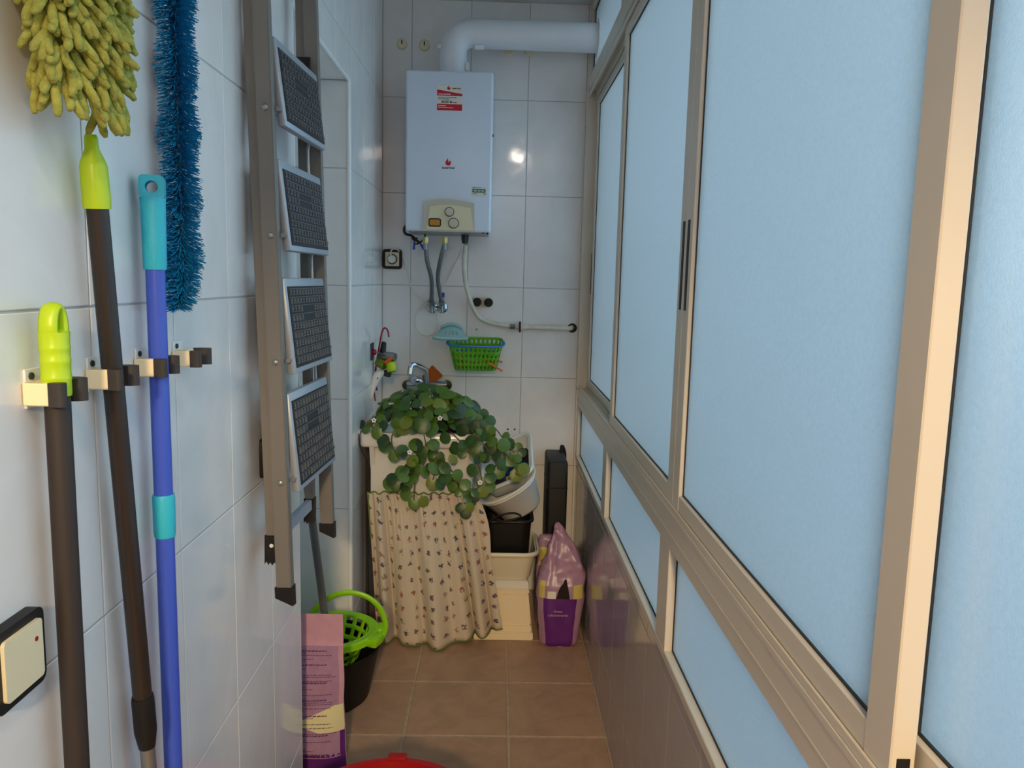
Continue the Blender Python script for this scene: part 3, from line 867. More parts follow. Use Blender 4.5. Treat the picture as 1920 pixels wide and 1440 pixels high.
# ------------------------------------------------------------------ folded step ladder hanging on the left wall
lad = thing('step_ladder', (-.45, 1.74, .72), 'folded aluminium step ladder with four black treads hung on the wall', 'ladder')
def LX(y, z, off=0.0):
    return -.420+(y-1.57)*.05-(z-.80)*.025+off
def bar(y0, y1, z0, z1, o0, o1, name, m, par, bev=.0015):
    """upright bar between offsets o0..o1 from the ladder's front plane"""
    g = MB()
    g.hexa([(LX(y0, z0, o0), y0, z0), (LX(y0, z0, o1), y0, z0), (LX(y1, z0, o1), y1, z0), (LX(y1, z0, o0), y1, z0),
            (LX(y0, z1, o0), y0, z1), (LX(y0, z1, o1), y0, z1), (LX(y1, z1, o1), y1, z1), (LX(y1, z1, o0), y1, z1)])
    if bev: bmesh.ops.bevel(g.bm, geom=list(g.bm.edges), offset=bev, segments=2, affect='EDGES')
    return g.build(name, m, par)
NY0, NY1, FY0, FY1 = 1.565, 1.588, 1.903, 1.926
nr = bar(NY0, NY1, .765, 2.35, -.031, 0, 'front_rail', 'alu_ladder', lad)
fr_ = bar(FY0, FY1, .79, 2.35, -.031, 0, 'front_rail', 'alu_ladder', lad)
g = MB().hexa([(LX(NY0, .735, -.034), NY0-.002, .752), (LX(NY0, .735, .002), NY0-.002, .735), (LX(NY1, .735, .002), NY1+.001, .730), (LX(NY1, .735, -.034), NY1+.001, .748),
               (LX(NY0, .775, -.034), NY0-.002, .775), (LX(NY0, .775, .002), NY0-.002, .775), (LX(NY1, .775, .002), NY1+.001, .775), (LX(NY1, .775, -.034), NY1+.001, .775)])
g.build('rubber_foot', 'black', nr)
g = MB().hexa([(LX(FY0, .77, -.034), FY0-.002, .785), (LX(FY0, .77, .002), FY0-.002, .768), (LX(FY1, .77, .002), FY1+.001, .764), (LX(FY1, .77, -.034), FY1+.001, .782),
               (LX(FY0, .80, -.034), FY0-.002, .806), (LX(FY0, .80, .002), FY0-.002, .806), (LX(FY1, .80, .002), FY1+.001, .806), (LX(FY1, .80, -.034), FY1+.001, .806)])
g.build('rubber_foot', 'black', fr_)
rl = bar(NY0+.012, NY0+.034, .865, 2.30, -.052, -.033, 'rear_leg', 'alu_ladder', lad)
g = MB()
def lg_(y, z, o): return (LX(y, z, o), y, z)
ya, yb_ = FY0-.050, FY0+.030
g.hexa([lg_(ya, .875, -.052), lg_(ya, .875, -.033), lg_(ya+.022, .875, -.033), lg_(ya+.022, .875, -.052),
        lg_(yb_, 2.3, -.052), lg_(yb_, 2.3, -.033), lg_(yb_+.022, 2.3, -.033), lg_(yb_+.022, 2.3, -.052)])
rl2 = g.build('rear_leg', 'alu_ladder', lad)
for leg, y0 in ((rl, NY0+.010), (rl2, FY0-.052)):
    g = MB(); pts = [(y0, .882), (y0, .828)]
    zb = [.822, .828, .820, .826, .819, .826, .822]
    pr = [(LX(y0, .85, -.056)+.024*k/6, zb[k]) for k in range(7)]
    g.prism([(LX(y0, .85, -.055), .884), ]+pr+[(LX(y0, .85, -.031), .884)], y0, y0+.026, 'XZ')
    ft = g.build('rubber_foot', 'black', leg, 20)
    MB().lathe([(.0045, 0), (.003, .002)], (LX(y0, .85, -.041), y0, .862), 12, 'Y').build('screw', 'trim', ft)
bar(NY0+.034, FY0-.05, .856, .882, -.050, -.035, 'crossbar', 'alu_step', lad)
# hinge plate
MB().box((LX(FY0, 1.9, -.050), FY0-.022, 1.880), (LX(FY0, 1.9, -.012), FY0-.016, 1.925), .001).build('hinge_plate', 'black', lad)
MB().lathe([(.0045, 0), (.003, .003)], (LX(FY0, 1.9, -.032), FY0-.022, 1.908), 12, 'Y').build('hinge_screw', 'trim', lad)
# steps: tilted trays with rubber treads
SY0, SY1 = 1.598, 1.893
steps = [(1.888, 1.718), (1.655, 1.474), (1.420, 1.222), (1.182, .972)]
for zt, zb in steps:
    Lz = zt-zb; mid = (SY0+SY1)/2
    P0 = Vector((LX(mid, zt, .000), mid, zt)); P1 = Vector((LX(mid, zb, .016), mid, zb))
    ez = (P0-P1).normalized(); ey = Vector((.05, 1, 0)).normalized(); ex = ey.cross(ez).normalized()
    if ex.x < 0: ex = -ex
    MT = Matrix((ex, ey, ez)).transposed().to_4x4(); MT.translation = (P0+P1)/2
    wy, wz = (SY1-SY0)/2, (P0-P1).length/2
    s = MB().box((-.016, -wy, -wz), (0, wy, wz), .004, 2).xf(MT).build('step', 'alu_step', lad)
    s0 = MB().box((-.001, -wy+.012, -wz+.012), (.0018, wy-.010, wz-.018), .0008).xf(MT).build('tread', 'blackmatte', s)
    g = MB(); nr_, nc = 9, 13
    z0_, z1_ = -wz+.016, wz-.022; y0_, y1_ = -wy+.016, wy-.014
    for a in range(nr_):
        zc0 = z0_+(z1_-z0_)*a/nr_; zc1 = z0_+(z1_-z0_)*(a+1)/nr_
        g.box((.001, y0_, zc1-.0016), (.0032, y1_, zc1-.0004))
        for c_ in range(nc):
            if 5 <= a <= 6 and 4 <= c_ <= 7: continue
            yc = y0_+(y1_-y0_)*(c_+.5)/nc
            if (a+c_ // 3) % 2: 
                g.box((.001, yc-.0055, zc0+.003), (.0036, yc-.0018, zc1-.003)); g.box((.001, yc+.0018, zc0+.003), (.0036, yc+.0055, zc1-.003))
            else:
                g.box((.001, yc-.006, zc0+.004), (.0030, yc+.006, zc0+.0065)); g.box((.001, yc-.0035, zc0+.008), (.0036, yc+.0035, zc1-.003))
    rb = g.xf(MT).build('ribs', 'treadrib', s0, 0); rb['kind'] = 'stuff'
    # side rivets on the near rail
    MB().ball((LX(NY0, zb+.03, -.013), NY0-.001, zb+.028), .0065, 1, .6, 1, 10, 6).build('rivet', 'steel', nr)
    MB().cyl((LX(NY1, zb+.03, .006), NY1-.004, zb+.030), (LX(NY1, zb+.03, .006), NY1+.014, zb+.030), .005, 8).build('pivot_pin', 'steel', s)
    MB().cyl((LX(FY0, zb+.03, .006), FY0-.014, zb+.030), (LX(FY0, zb+.03, .006), FY0+.008, zb+.030), .005, 8).build('pivot_pin', 'steel', s)
# thin link rods between the steps
for (zt, zb), (zt2, zb2) in zip(steps, steps[1:]):
    y = SY1-.045
    MB().tube(bez([(LX(y, zb, -.006), y-.012, zb+.012), (LX(y, zb, -.014), y, zb-.010), (LX(y, zt2, -.014), y+.002, zt2-.01)], 4), .0035, 8).build('link_rod', 'steel', lad)
# hooks that carry the ladder
for y in (NY0+.011, FY0+.011):
    hk = thing('ladder_hook', (XL, y, 2.30), 'steel wall hook carrying the step ladder, %s' % ('near' if y < 1.7 else 'far'), 'hook', 'hooks above the ladder')
    MB().tube(bez([(XL, y, 2.30), (XL+.03, y, 2.30), (XL+.10, y, 2.33), (XL+.105, y, 2.36)], 5), .006, 8).build('prong', 'steel', hk)
    MB().box((XL, y-.015, 2.27), (XL+.004, y+.015, 2.35), .001).build('plate', 'steel', hk)

# ------------------------------------------------------------------ laundry sink with skirt
SX0, SX1, SF, SB = -.503, -.068, 2.862, 3.405
sink = thing('laundry_sink', ((SX0+SX1)/2, 3.13, .0), 'white laundry sink on the left of the back wall', 'sink')
cx_, cy_ = (SX0+SX1)/2, (SF+SB)/2
def rr3(w_, h_, r_, z, x=cx_, y=cy_, n=4): return [(a+x, b+y, z) for a, b in rrect(w_, h_, r_, n)]
W_, D_ = SX1-SX0, SB-SF
g = MB(); g.rings([rr3(W_-.012, D_-.012, .012, .792), rr3(W_-.004, D_-.004, .012, .796), rr3(W_, D_, .014, .802), rr3(W_, D_, .014, .840), rr3(W_-.010, D_-.010, .012, .847),
                   rr3(W_-.06, D_-.06, .03, .847), rr3(W_-.075, D_-.075, .03, .838), rr3(W_-.10, D_-.10, .04, .62), rr3(W_-.16, D_-.16, .04, .605)], cap0=False)
g.build('rim', 'ceramic', sink, 40)
MB().box((SX0+.034, SF+.030, .57), (SX1-.014, SB-.005, .793), .006, 2).build('basin', 'ceramic', sink)
for x in (SX0+.034, SX1-.014-.018):
    MB().prism([(SF+.006, .792), (SF+.034, .792), (SF+.034, .705)], x, x+.018, 'YZ').build('bracket', 'ceramic', sink, 20)
for x in (SX0+.05, SX1-.05):
    MB().box((x-.02, SB-.20, 0), (x+.02, SB-.16, .575), .003).build('leg', 'ceramic', sink)
# floral skirt
def skirt(u, v):
    xt = -.476+u*(.476-.062)
    xb = -.452+u*(.452+.047)
    k = v**.8
    x = xt*(1-k)+xb*k
    if u > .9: x += .020*(u-.9)/.1*math.sin(PI*min(1, v*2.2))*(1-v)
    yb = 2.905-.045*math.exp(-((u-.42)/.22)**2)+.03*max(0, u-.62)
    y = 2.866*(1-v)+yb*v
    ph = u*2*PI*5.6+1.5*math.sin(u*7.3)+.6*math.sin(u*19)*(1-v)
    y += (.009*(1-v)+.042*v)*math.sin(ph)*(.6+.4*math.sin(u*17))+.003*math.sin(u*150+2*math.sin(u*23))*(1-v)**3
    # the deep fold a sixth of the way along
    y += .040*v**.6*math.exp(-((u-.135)/.022)**2)
    x += .006*v*math.cos(ph)
    zt, zb = .618-.004*math.sin(u*70), .006+.040*max(0, .14-u)/.14+.055*max(0, (u-.58)/.42)**1.2
    z = zt*(1-v)+zb*v
    return Vector((x, y, z))
NU, NV = 150, 30
vs = [tuple(skirt(i/NU, j/NV)) for j in range(NV+1) for i in range(NU+1)]
fs = [(j*(NU+1)+i, j*(NU+1)+i+1, (j+1)*(NU+1)+i+1, (j+1)*(NU+1)+i) for j in range(NV) for i in range(NU)]
me = bpy.data.meshes.new('skirt'); me.from_pydata(vs, [], fs)
uvl = me.uv_layers.new(name='UVMap')
for p in me.polygons:
    for li in p.loop_indices:
        vi = me.loops[li].vertex_index; uvl.data[li].uv = ((vi % (NU+1))/NU*.72, 1-(vi//(NU+1))/NV*.64)
fm, nt, b = new_mat('floral_cotton'); N, Lk = nt.nodes, nt.links
uvn = N.new('ShaderNodeUVMap'); uvn.uv_map = 'UVMap'
vo = N.new('ShaderNodeTexVoronoi'); vo.voronoi_dimensions = '2D'; vo.inputs['Scale'].default_value = 17.5; vo.inputs['Randomness'].default_value = .42
Lk.new(uvn.outputs[0], vo.inputs['Vector'])
nz = N.new('ShaderNodeTexNoise'); nz.inputs['Scale'].default_value = 110; nz.inputs['Detail'].default_value = 2
Lk.new(uvn.outputs[0], nz.inputs['Vector'])
ad = N.new('ShaderNodeMath'); ad.operation = 'MULTIPLY_ADD'; ad.inputs[1].default_value = .75; ad.inputs[2].default_value = -.36
Lk.new(nz.outputs['Fac'], ad.inputs[0])
sm = N.new('ShaderNodeMath'); sm.operation = 'ADD'; Lk.new(vo.outputs['Distance'], sm.inputs[0]); Lk.new(ad.outputs[0], sm.inputs[1])
lt = N.new('ShaderNodeMapRange'); lt.inputs[1].default_value = .145; lt.inputs[2].default_value = .20; lt.inputs[3].default_value = 1; lt.inputs[4].default_value = 0
Lk.new(sm.outputs[0], lt.inputs[0])
rmp = N.new('ShaderNodeValToRGB'); rmp.color_ramp.interpolation = 'CONSTANT'
cr_ = rmp.color_ramp; cr_.elements[0].color = lin((112, 96, 98)); cr_.elements[1].position = .3; cr_.elements[1].color = lin((152, 100, 92))
e = cr_.elements.new(.5); e.color = lin((92, 86, 98)); e = cr_.elements.new(.72); e.color = lin((158, 134, 112)); e = cr_.elements.new(.86); e.color = lin((116, 84, 86))
sp = N.new('ShaderNodeSeparateColor'); Lk.new(vo.outputs['Color'], sp.inputs[0]); Lk.new(sp.outputs[0], rmp.inputs[0])
mx = N.new('ShaderNodeMix'); mx.data_type = 'RGBA'; mx.inputs[6].default_value = lin((206, 194, 174))
Lk.new(lt.outputs[0], mx.inputs[0]); Lk.new(rmp.outputs[0], mx.inputs[7]); Lk.new(mx.outputs[2], b.inputs['Base Color'])
b.inputs['Roughness'].default_value = .95
M['floral'] = fm
M['green_trim'] = mat('green_piping', (96, 122, 60), .8)
cur = thing('sink_skirt', (-.22, 2.88, 0), 'cream floral cotton skirt with green piping hung below the sink', 'curtain')
o = finish('cloth', me, 'floral', cur, 80); md = o.modifiers.new('thickness', 'SOLIDIFY'); md.thickness = .0015
MB().tube([skirt(i/120, 1)+Vector((0, -.001, .001)) for i in range(121)], .0035, 6).build('hem_piping', 'green_trim', cur)
MB().tube([skirt(i/120, 0)+Vector((0, -.001, .0)) for i in range(121)], .0030, 6).build('top_piping', 'green_trim', cur)
MB().tube([skirt(0, j/40) for j in range(14)], .0028, 6).build('side_piping', 'green_trim', cur)

# ------------------------------------------------------------------ trailing pot plant standing in the sink
pl = thing('potted_plant', (-.245, 3.05, .607), 'trailing pot plant with round green leaves spilling over the sink', 'plant')
PC = Vector((-.245, 3.05, .0))
MB().lathe([(.075, .607), (.085, .70), (.100, .86), (.106, .862), (.106, .885), (.096, .885), (.094, .862)], (PC.x, PC.y, 0), 24, cap1=False).build('pot', 'pot', pl)
MB().lathe([(.097, .855), (.05, .868), (.005, .872)], (PC.x, PC.y, 0), 20).build('soil', 'soil', pl)
def leaf_mat(name, rgb):
    m = mat(name, rgb, .38, var=.28, scale=55)
    m.node_tree.nodes['Principled BSDF'].inputs['Subsurface Weight'].default_value = .0
    return m
LM = [leaf_mat('leaf_deep', (50, 84, 24)), leaf_mat('leaf_mid', (74, 106, 28)), leaf_mat('leaf_olive', (102, 116, 26)), leaf_mat('leaf_dark', (36, 62, 22))]
leaves = []
for mi in range(4):
    for shp in range(2):
        n = 16; vs = []; wd_ = (.44, .52)[shp]
        for rr_ in (.55, 1.0):
            for k in range(n):
                a = 2*PI*k/n
                x = math.sin(a)*wd_*rr_*(1+(.07 if (k % 2 and rr_ == 1) else 0)); y = .5-math.cos(a)*.5*rr_
                z = -.55*abs(x)**1.8-.22*(y-.4)**2+.16*abs(x)+.02*math.sin(k*PI)*rr_
                vs.append((x, y, z))
        vs.append((0, .5, -.03))
        fs = [(k, (k+1) % n, n+(k+1) % n, n+k) for k in range(n)]+[(2*n, (k+1) % n, k) for k in range(n)]
        fs = [tuple(reversed(f)) if len(f) == 4 else f for f in fs]
        me = bpy.data.meshes.new('leaf'); me.from_pydata(vs, [], fs)
        bm_ = bmesh.new(); bm_.from_mesh(me); bmesh.ops.recalc_face_normals(bm_, faces=bm_.faces); bm_.to_mesh(me); bm_.free()
        for p in me.polygons: p.use_smooth = True
        me.materials.append(LM[mi]); leaves.append(me)
rg = random.Random(5)
def leaf(pos, n, tip, size, pick=None):
    n = Vector(n).normalized(); t = Vector(tip); t = (t-n*t.dot(n)).normalized(); s_ = t.cross(n)
    o = bpy.data.objects.new('leaf', leaves[pick if pick is not None else rg.choice((0, 1, 0, 1, 2, 3, 2, 3, 4, 5, 6, 7))]); COL.objects.link(o)
    attach(o, pl)
    m = Matrix((s_, t, n)).transposed().to_4x4()
    o.rotation_mode = 'QUATERNION'; o.rotation_quaternion = m.to_quaternion(); o.scale = (size,)*3; o.location = Vector(pos)-t*size*.25
stems = MB()
nl = 0
MC = Vector((-.258, 2.985, .890))
for k in range(156):
    # golden-angle cover of an upper half ellipsoid, denser towards the camera
    f = (k+.5)/156; ph = k*2.39996
    zz = 1-f*1.12; rr_ = math.sqrt(max(0, 1-zz*zz))
    d_ = Vector((rr_*math.cos(ph), rr_*math.sin(ph), zz))
    pos = MC+Vector((d_.x*.205, d_.y*.165, d_.z*.125))*rg.uniform(.72, 1.06)
    if pos.x < -.485: pos.x = -.485+rg.uniform(0, .02)
    nrm = d_*.7+Vector((rg.uniform(-.65, .65), -.35+rg.uniform(-.6, .5), .45+rg.uniform(-.3, .6)))
    tip = Vector((d_.x, d_.y-.2, -.5-rg.uniform(0, .6)))
    leaf(pos, nrm, tip, rg.uniform(.032, .062)); nl += 1
    if k % 4 == 0:
        stems.tube(bez([(PC.x+d_.x*.05, PC.y+d_.y*.05, .87), tuple(MC+Vector((d_.x*.12, d_.y*.1, d_.z*.10))), tuple(pos)], 4), .0018, 5)
strands = [
    [(872, 775, 2.93), (905, 800, 2.86), (935, 835, 2.84), (958, 862, 2.83), (970, 885, 2.83)],
    [(862, 790, 2.90), (892, 815, 2.84), (915, 845, 2.83), (935, 880, 2.82)],
    [(880, 770, 2.95), (925, 800, 2.90), (950, 832, 2.87), (965, 850, 2.86)],
    [(845, 810, 2.86), (875, 840, 2.83), (897, 872, 2.82), (903, 900, 2.82)],
    [(805, 815, 2.85), (818, 845, 2.82), (845, 880, 2.81), (866, 908, 2.81), (872, 955, 2.81)],
    [(850, 900, 2.815), (875, 912, 2.81), (892, 922, 2.81)],
    [(795, 815, 2.85), (800, 850, 2.82), (790, 880, 2.81), (778, 905, 2.81), (776, 938, 2.81)],
    [(800, 850, 2.82), (770, 878, 2.81), (748, 895, 2.81), (738, 905, 2.81)],
    [(815, 830, 2.84), (818, 865, 2.81), (812, 900, 2.81)],
    [(740, 800, 2.88), (734, 825, 2.83), (740, 848, 2.82)],
    [(700, 780, 2.92), (695, 795, 2.88), (706, 806, 2.85)],
]
for st in strands:
    P_ = bez([tuple(aY(*q)) for q in st], 6)
    stems.tube(P_, .0022, 6)
    acc = 0
    for a_, b_ in zip(P_, P_[1:]):
        acc += (b_-a_).length
        if acc > .0135 and nl < 290:
            acc = 0
            side = rg.choice((-1, 1))
            pos = b_+Vector((side*rg.uniform(.004, .032), rg.uniform(-.018, .016), rg.uniform(-.016, .016)))
            nrm = Vector((side*.35+rg.uniform(-.3, .3), -1+rg.uniform(-.3, .3), .45+rg.uniform(-.3, .4)))
            leaf(pos, nrm, Vector((side*.7+rg.uniform(-.3, .3), -.1, -.8)), rg.uniform(.032, .056)); nl += 1
    e_ = P_[-1]
    if nl < 300: leaf(e_, (rg.uniform(-.2, .2), -1, .25), (rg.uniform(-.2, .2), 0, -1), .050); nl += 1
stems.build('stems', 'stem', pl)
for (x, y, Y) in ((768, 848, 2.80), (701, 788, 2.86), (825, 784, 2.82), (900, 905, 2.80)):
    c = aY(x, y, Y); g = MB()
    for k in range(5):
        a = 2*PI*k/5+.3
        g.ball(c+Vector((math.cos(a)*.006, 0, math.sin(a)*.006)), .0042, 1, .5, 1, 6, 4)
    g.build('flower', 'petal', pl)

# tap, scourer
fau = thing('tap', (-.30, YB, .93), 'chrome wall tap with a bent spout behind the plant', 'tap')
def q_(x, y, Y): return tuple(aY(x, y, Y))
MB().tube([q_(763, 722, 3.395), q_(838, 722, 3.395)], .017, 14).build('mixer_body', 'chrome', fau)
MB().tube([q_(763, 722, 3.395), (aY(763, 722, 3.395).x, YB, aY(763, 722, 3.395).z)], .022, 14).build('wall_mount', 'chrome', fau)
MB().tube([q_(838, 722, 3.395), (aY(838, 722, 3.395).x, YB, aY(838, 722, 3.395).z)], .022, 14).build('wall_mount', 'chrome', fau)
MB().tube(bez([q_(800, 716, 3.38), q_(799, 698, 3.33), q_(794, 690, 3.30), q_(780, 684, 3.24), q_(771, 686, 3.22), q_(768, 702, 3.21)], 6), .0115, 12).build('spout', 'chrome', fau)
MB().ball(q_(782, 713, 3.37), .026, 1.2, 1, .9).build('handle', 'chrome', fau)
sp_ = thing('scourer', q_(812, 722, 3.42), 'square orange scourer propped on the tap', 'scourer')
cc = [aY(811, 684, 3.425), aY(831, 704, 3.42), aY(806, 724, 3.40), aY(789, 708, 3.41)]
g = MB(); off = Vector((0, -.012, 0)); g.rings([[tuple(p) for p in cc], [tuple(p+off) for p in cc]])
bmesh.ops.bevel(g.bm, geom=list(g.bm.edges), offset=.003, segments=2, affect='EDGES'); g.build('pad', 'sponge', sp_)

# ------------------------------------------------------------------ green basket with blue handle, scoop and pegs
BC = Vector((-.088, 3.372, 1.045)); TH = math.radians(16)
RB = Matrix.Translation(BC) @ Matrix.Rotation(TH, 4, 'X')
bas = thing('plastic_basket', tuple(BC), 'green perforated plastic basket with a blue handle on the back wall', 'basket')
def rrp(u, w_, h_, r_):
    """point at parameter u round a rounded rectangle"""
    o_ = rrect(w_, h_, r_, 6); n = len(o_); L_ = [0]
    for k in range(n): L_.append(L_[-1]+math.dist(o_[k], o_[(k+1) % n]))
    d_ = (u % 1)*L_[-1]; k = 0
    while L_[k+1] < d_: k += 1
    t = (d_-L_[k])/max(1e-9, L_[k+1]-L_[k]); a_, b_ = o_[k], o_[(k+1) % n]
    return a_[0]+(b_[0]-a_[0])*t, a_[1]+(b_[1]-a_[1])*t
def bf(u, v):
    w_ = .185+(.228-.185)*v; h_ = .085+(.115-.085)*v
    x, y = rrp(u, w_, h_, .028); return RB @ Vector((x, y, .004+v*.112))
g = MB().perforated(bf, 32, 4, .27, .34); g.build('wall', 'basket_green', bas, 60, solid=.0022)
g = MB(); g.rings([[tuple(RB @ Vector((x, y, z))) for x, y in rrect(.185, .085, .028, 6)] for z in (.002, .006)]); g.build('base', 'basket_green', bas)
g = MB(); g.tube([tuple(RB @ Vector((x*1.008, y*1.01, .117))) for x, y in rrect(.230, .117, .028, 6)], .0038, 8, loop=True); g.build('rim', 'basket_green', bas)
hp = [(-.118, .00), (-.121, -.03), (-.112, -.055), (-.09, -.064), (0, -.067), (.09, -.064), (.112, -.055), (.121, -.03), (.118, .0)]
g = MB(); g.tube(bez([tuple(RB @ Vector((x, y, .124))) for x, y in hp], 5), .0058, 8, flat=.7); hb = g.build('handle', 'basket_blue', bas)
for sx in (-1, 1):
    MB().ball(RB @ Vector((sx*.118, 0, .118)), .008, .6, 1, 1, 10, 6).build('pivot', 'basket_blue', bas)
nl_ = thing('wall_nail', (BC.x, YB, 1.21), 'small grey nail head in the tiles just above the green basket', 'nail')
MB().cyl((BC.x, YB, 1.205), (BC.x, YB-.03, 1.208), .0025, 8).build('shank', 'steel', nl_)
MB().cyl((BC.x, YB-.03, 1.208), (BC.x, YB-.032, 1.208), .006, 8).build('head', 'steel', nl_)
# slotted scoop resting on the basket's left end
sc_ = thing('slotted_scoop', tuple(aY(845, 640, 3.30)), 'pale teal slotted scoop lying across the basket left end', 'scoop')
q0, q1, q2, q3 = aY(811, 640, 3.275), aY(878, 642, 3.285), aY(866, 617, 3.40), aY(826, 617, 3.40)
def sf(u, v):
    p = q0.lerp(q1, u).lerp(q3.lerp(q2, u), v)
    p.z += .016*math.sin(PI*min(1, max(0, u)))*(.35+.65*v)+.010*(1-v)*abs(2*u-1)**3
    return p
MB().perforated(sf, 8, 3, .30, .42, hole=lambda i, j: j == 1 and 2 <= i <= 5).build('scoop_plate', 'cyan_scoop', sc_, 60, solid=.0018)
g = MB(); e_ = [sf(k/10, 0) for k in range(11)]
g.rings([[tuple(p) for p in e_], [tuple(p+Vector((0, -.003, .014))) for p in e_]], closed=False); g.build('front_lip', 'cyan_scoop', sc_, 60, solid=.0016)
g = MB(); e_ = [sf(k/10, 1) for k in range(11)]
g.rings([[tuple(p) for p in e_], [tuple(p+Vector((0, .004, .012))) for p in e_]], closed=False); g.build('back_lip', 'cyan_scoop', sc_, 60, solid=.0016)
# clothes pegs
def peg_mesh():
    g = MB()
    g.box((-.004, -.0045, -.035), (.004, -.0010, .035), .001); g.box((-.004, .0010, -.035), (.004, .0045, .035), .001)
    g.tube([(0, -.006, .002), (0, .006, .002)], .004, 8)
    bmesh.ops.recalc_face_normals(g.bm, faces=g.bm.faces)
    me = bpy.data.meshes.new('clothes_peg'); g.bm.to_mesh(me); g.bm.free(); return me
pm_ = peg_mesh(); PMs = {}
def peg(loc, rot, m, label, group):
    if m not in PMs:
        me = pm_.copy(); me.materials.append(M[m]); PMs[m] = me
    o = bpy.data.objects.new('clothes_peg', PMs[m]); COL.objects.link(o); o.location = loc; o.rotation_euler = rot
    tag(o, label, 'clothes peg', group)
GP = 'clothes pegs in the green basket'
rg = random.Random(8)
for k in range(10):
    m, nm = (('pegred', 'red'), ('orange', 'orange'), ('pegteal', 'teal'), ('pegyellow', 'yellow'), ('basket_blue', 'blue'))[k % 5]
    side = -1 if k < 5 else 1
    p = RB @ Vector((side*.042+rg.uniform(-.012, .012), -.026+.012*(k % 3), .016+.017*(k % 5)))
    peg(p, (rg.uniform(-.15, .15), PI/2+rg.uniform(-.3, .3), rg.uniform(-.25, .25)), m, '%s clothes peg inside the green basket, in its %s half' % (nm, 'left' if side < 0 else 'right'), GP)
p = aY(929, 688, 3.318); peg(p, (.2, 2.1, .3), 'orange', 'orange clothes peg poking out of the basket lower right corner', GP)
p = aY(936, 676, 3.32); peg(p+Vector((-.02, .01, 0)), (.1, 1.8, .2), 'orange', 'orange clothes peg poking out of the basket right side', GP)
for x in (952, 965):
    p = aY(x, 805, YB); MB().lathe([(.0045, 0), (.0035, .002)], tuple(p), 10, 'Y').build('wall_plug', 'rubber', wb)

# ------------------------------------------------------------------ things hanging on the far left wall
XH = XL
p = aX(697, 659, XL)
ah = thing('adhesive_hook', (XL, p.y, p.z-.03), 'clear square wall hook with a dark red knob beside the sink', 'hook')
MB().box((XL, p.y-.035, p.z-.035), (XL+.004, p.y+.035, p.z+.035), .0015).build('plate', 'cloth_grey', ah)
MB().lathe([(.011, .004), (.013, .012), (.009, .020), (.002, .022)], (XL, p.y-.01, p.z-.002), 12, 'X').build('knob', 'red', ah)
rh = thing('red_wire_hanger', tuple(aY(705, 752, 3.2)), 'dark red wire hanger with a curled top on the left wall', 'hanger')
pts = [aY(729, 632, 3.24), aY(727, 620, 3.24), aY(721, 615, 3.24), aY(716, 624, 3.24), aY(711, 650, 3.24), aY(706, 680, 3.24), aY(703, 705, 3.24)]
MB().tube(bez([tuple(q) for q in pts], 6), .0036, 8).build('hook', 'red', rh)
pts = [aY(703, 705, 3.24), aY(700, 722, 3.22), aY(702, 738, 3.20), aY(704, 752, 3.19)]
MB().tube(bez([tuple(q) for q in pts], 6), .0034, 8).build('arm', 'red', rh)
MB().tube([aY(705, 722, 3.2), aY(706, 732, 3.2)], [.003, .006], 8).build('end_knob', 'red', rh)
sg = thing('spray_gun', tuple(aY(726, 706, 3.2)), 'hose spray gun in black, grey, orange and lime hanging by the sink', 'spray gun')
def seg_(a_, b_, r1, r2, name, m, par=None, n=12):
    return MB().tube([aY(*a_), aY(*a_).lerp(aY(*b_), .15), aY(*a_).lerp(aY(*b_), .85), aY(*b_)], [r1*.86, r1, r2, r2*.86], n).build(name, m, par or sg, 50)
seg_((720, 642, 3.22), (717, 662, 3.20), .011, .013, 'nozzle', 'black')
seg_((710, 666, 3.21), (741, 670, 3.18), .017, .020, 'body', 'steel')
seg_((708, 678, 3.20), (722, 686, 3.18), .020, .020, 'grip', 'mossgreen' if 'mossgreen' in M else 'lime2')
seg_((735, 670, 3.165), (722, 681, 3.165), .009, .008, 'trigger', 'orange')
seg_((733, 680, 3.18), (735, 697, 3.17), .022, .020, 'lime_collar', 'lime')
seg_((728, 694, 3.19), (726, 706, 3.19), .016, .015, 'connector', 'rubber')
wt = thing('white_spout', tuple(aY(695, 750, 3.17)), 'white curved plastic spout with a small hole under the spray gun', 'spout')
pts = [aY(718, 698, 3.19), aY(710, 702, 3.18), aY(704, 712, 3.17), aY(699, 728, 3.16), aY(696, 748, 3.15)]
MB().tube(bez([tuple(q) for q in pts], 5), [.012+.006*math.sin(PI*min(1, k/14)) if k < 15 else .012-.009*(k-15)/6 for k in range(21)], 12).build('shell', 'basin', wt)
MB().cyl(aY(708, 709, 3.150), aY(708, 709, 3.16), .0028, 8).build('hole', 'black', wt)

# ------------------------------------------------------------------ stack of boxes and basins right of the sink
fb = thing('polystyrene_box', (.055, 3.08, 0), 'upturned cream polystyrene box at the bottom of the basin stack', 'box')
def frus(x0, x1, y0, y1, z0, X0, X1, Y0, Y1, z1, name, m, par, bev=.004):
    g = MB().hexa([(x0, y0, z0), (x1, y0, z0), (x1, y1, z0), (x0, y1, z0), (X0, Y0, z1), (X1, Y0, z1), (X1, Y1, z1), (X0, Y1, z1)])
    bmesh.ops.bevel(g.bm, geom=list(g.bm.edges), offset=bev, segments=2, affect='EDGES'); return g.build(name, m, par)
frus(-.066, .172, 2.935, 3.235, 0, -.064, .170, 2.937, 3.233, .032, 'flange', 'foam', fb)
frus(-.058, .166, 2.941, 3.229, .032, -.052, .161, 2.947, 3.223, .062, 'lower_body', 'foam', fb)
frus(-.053, .162, 2.946, 3.224, .062, -.040, .150, 2.958, 3.212, .186, 'body', 'foam', fb)
frus(-.043, .153, 2.955, 3.215, .186, -.042, .152, 2.956, 3.214, .206, 'top_rim', 'foam', fb)
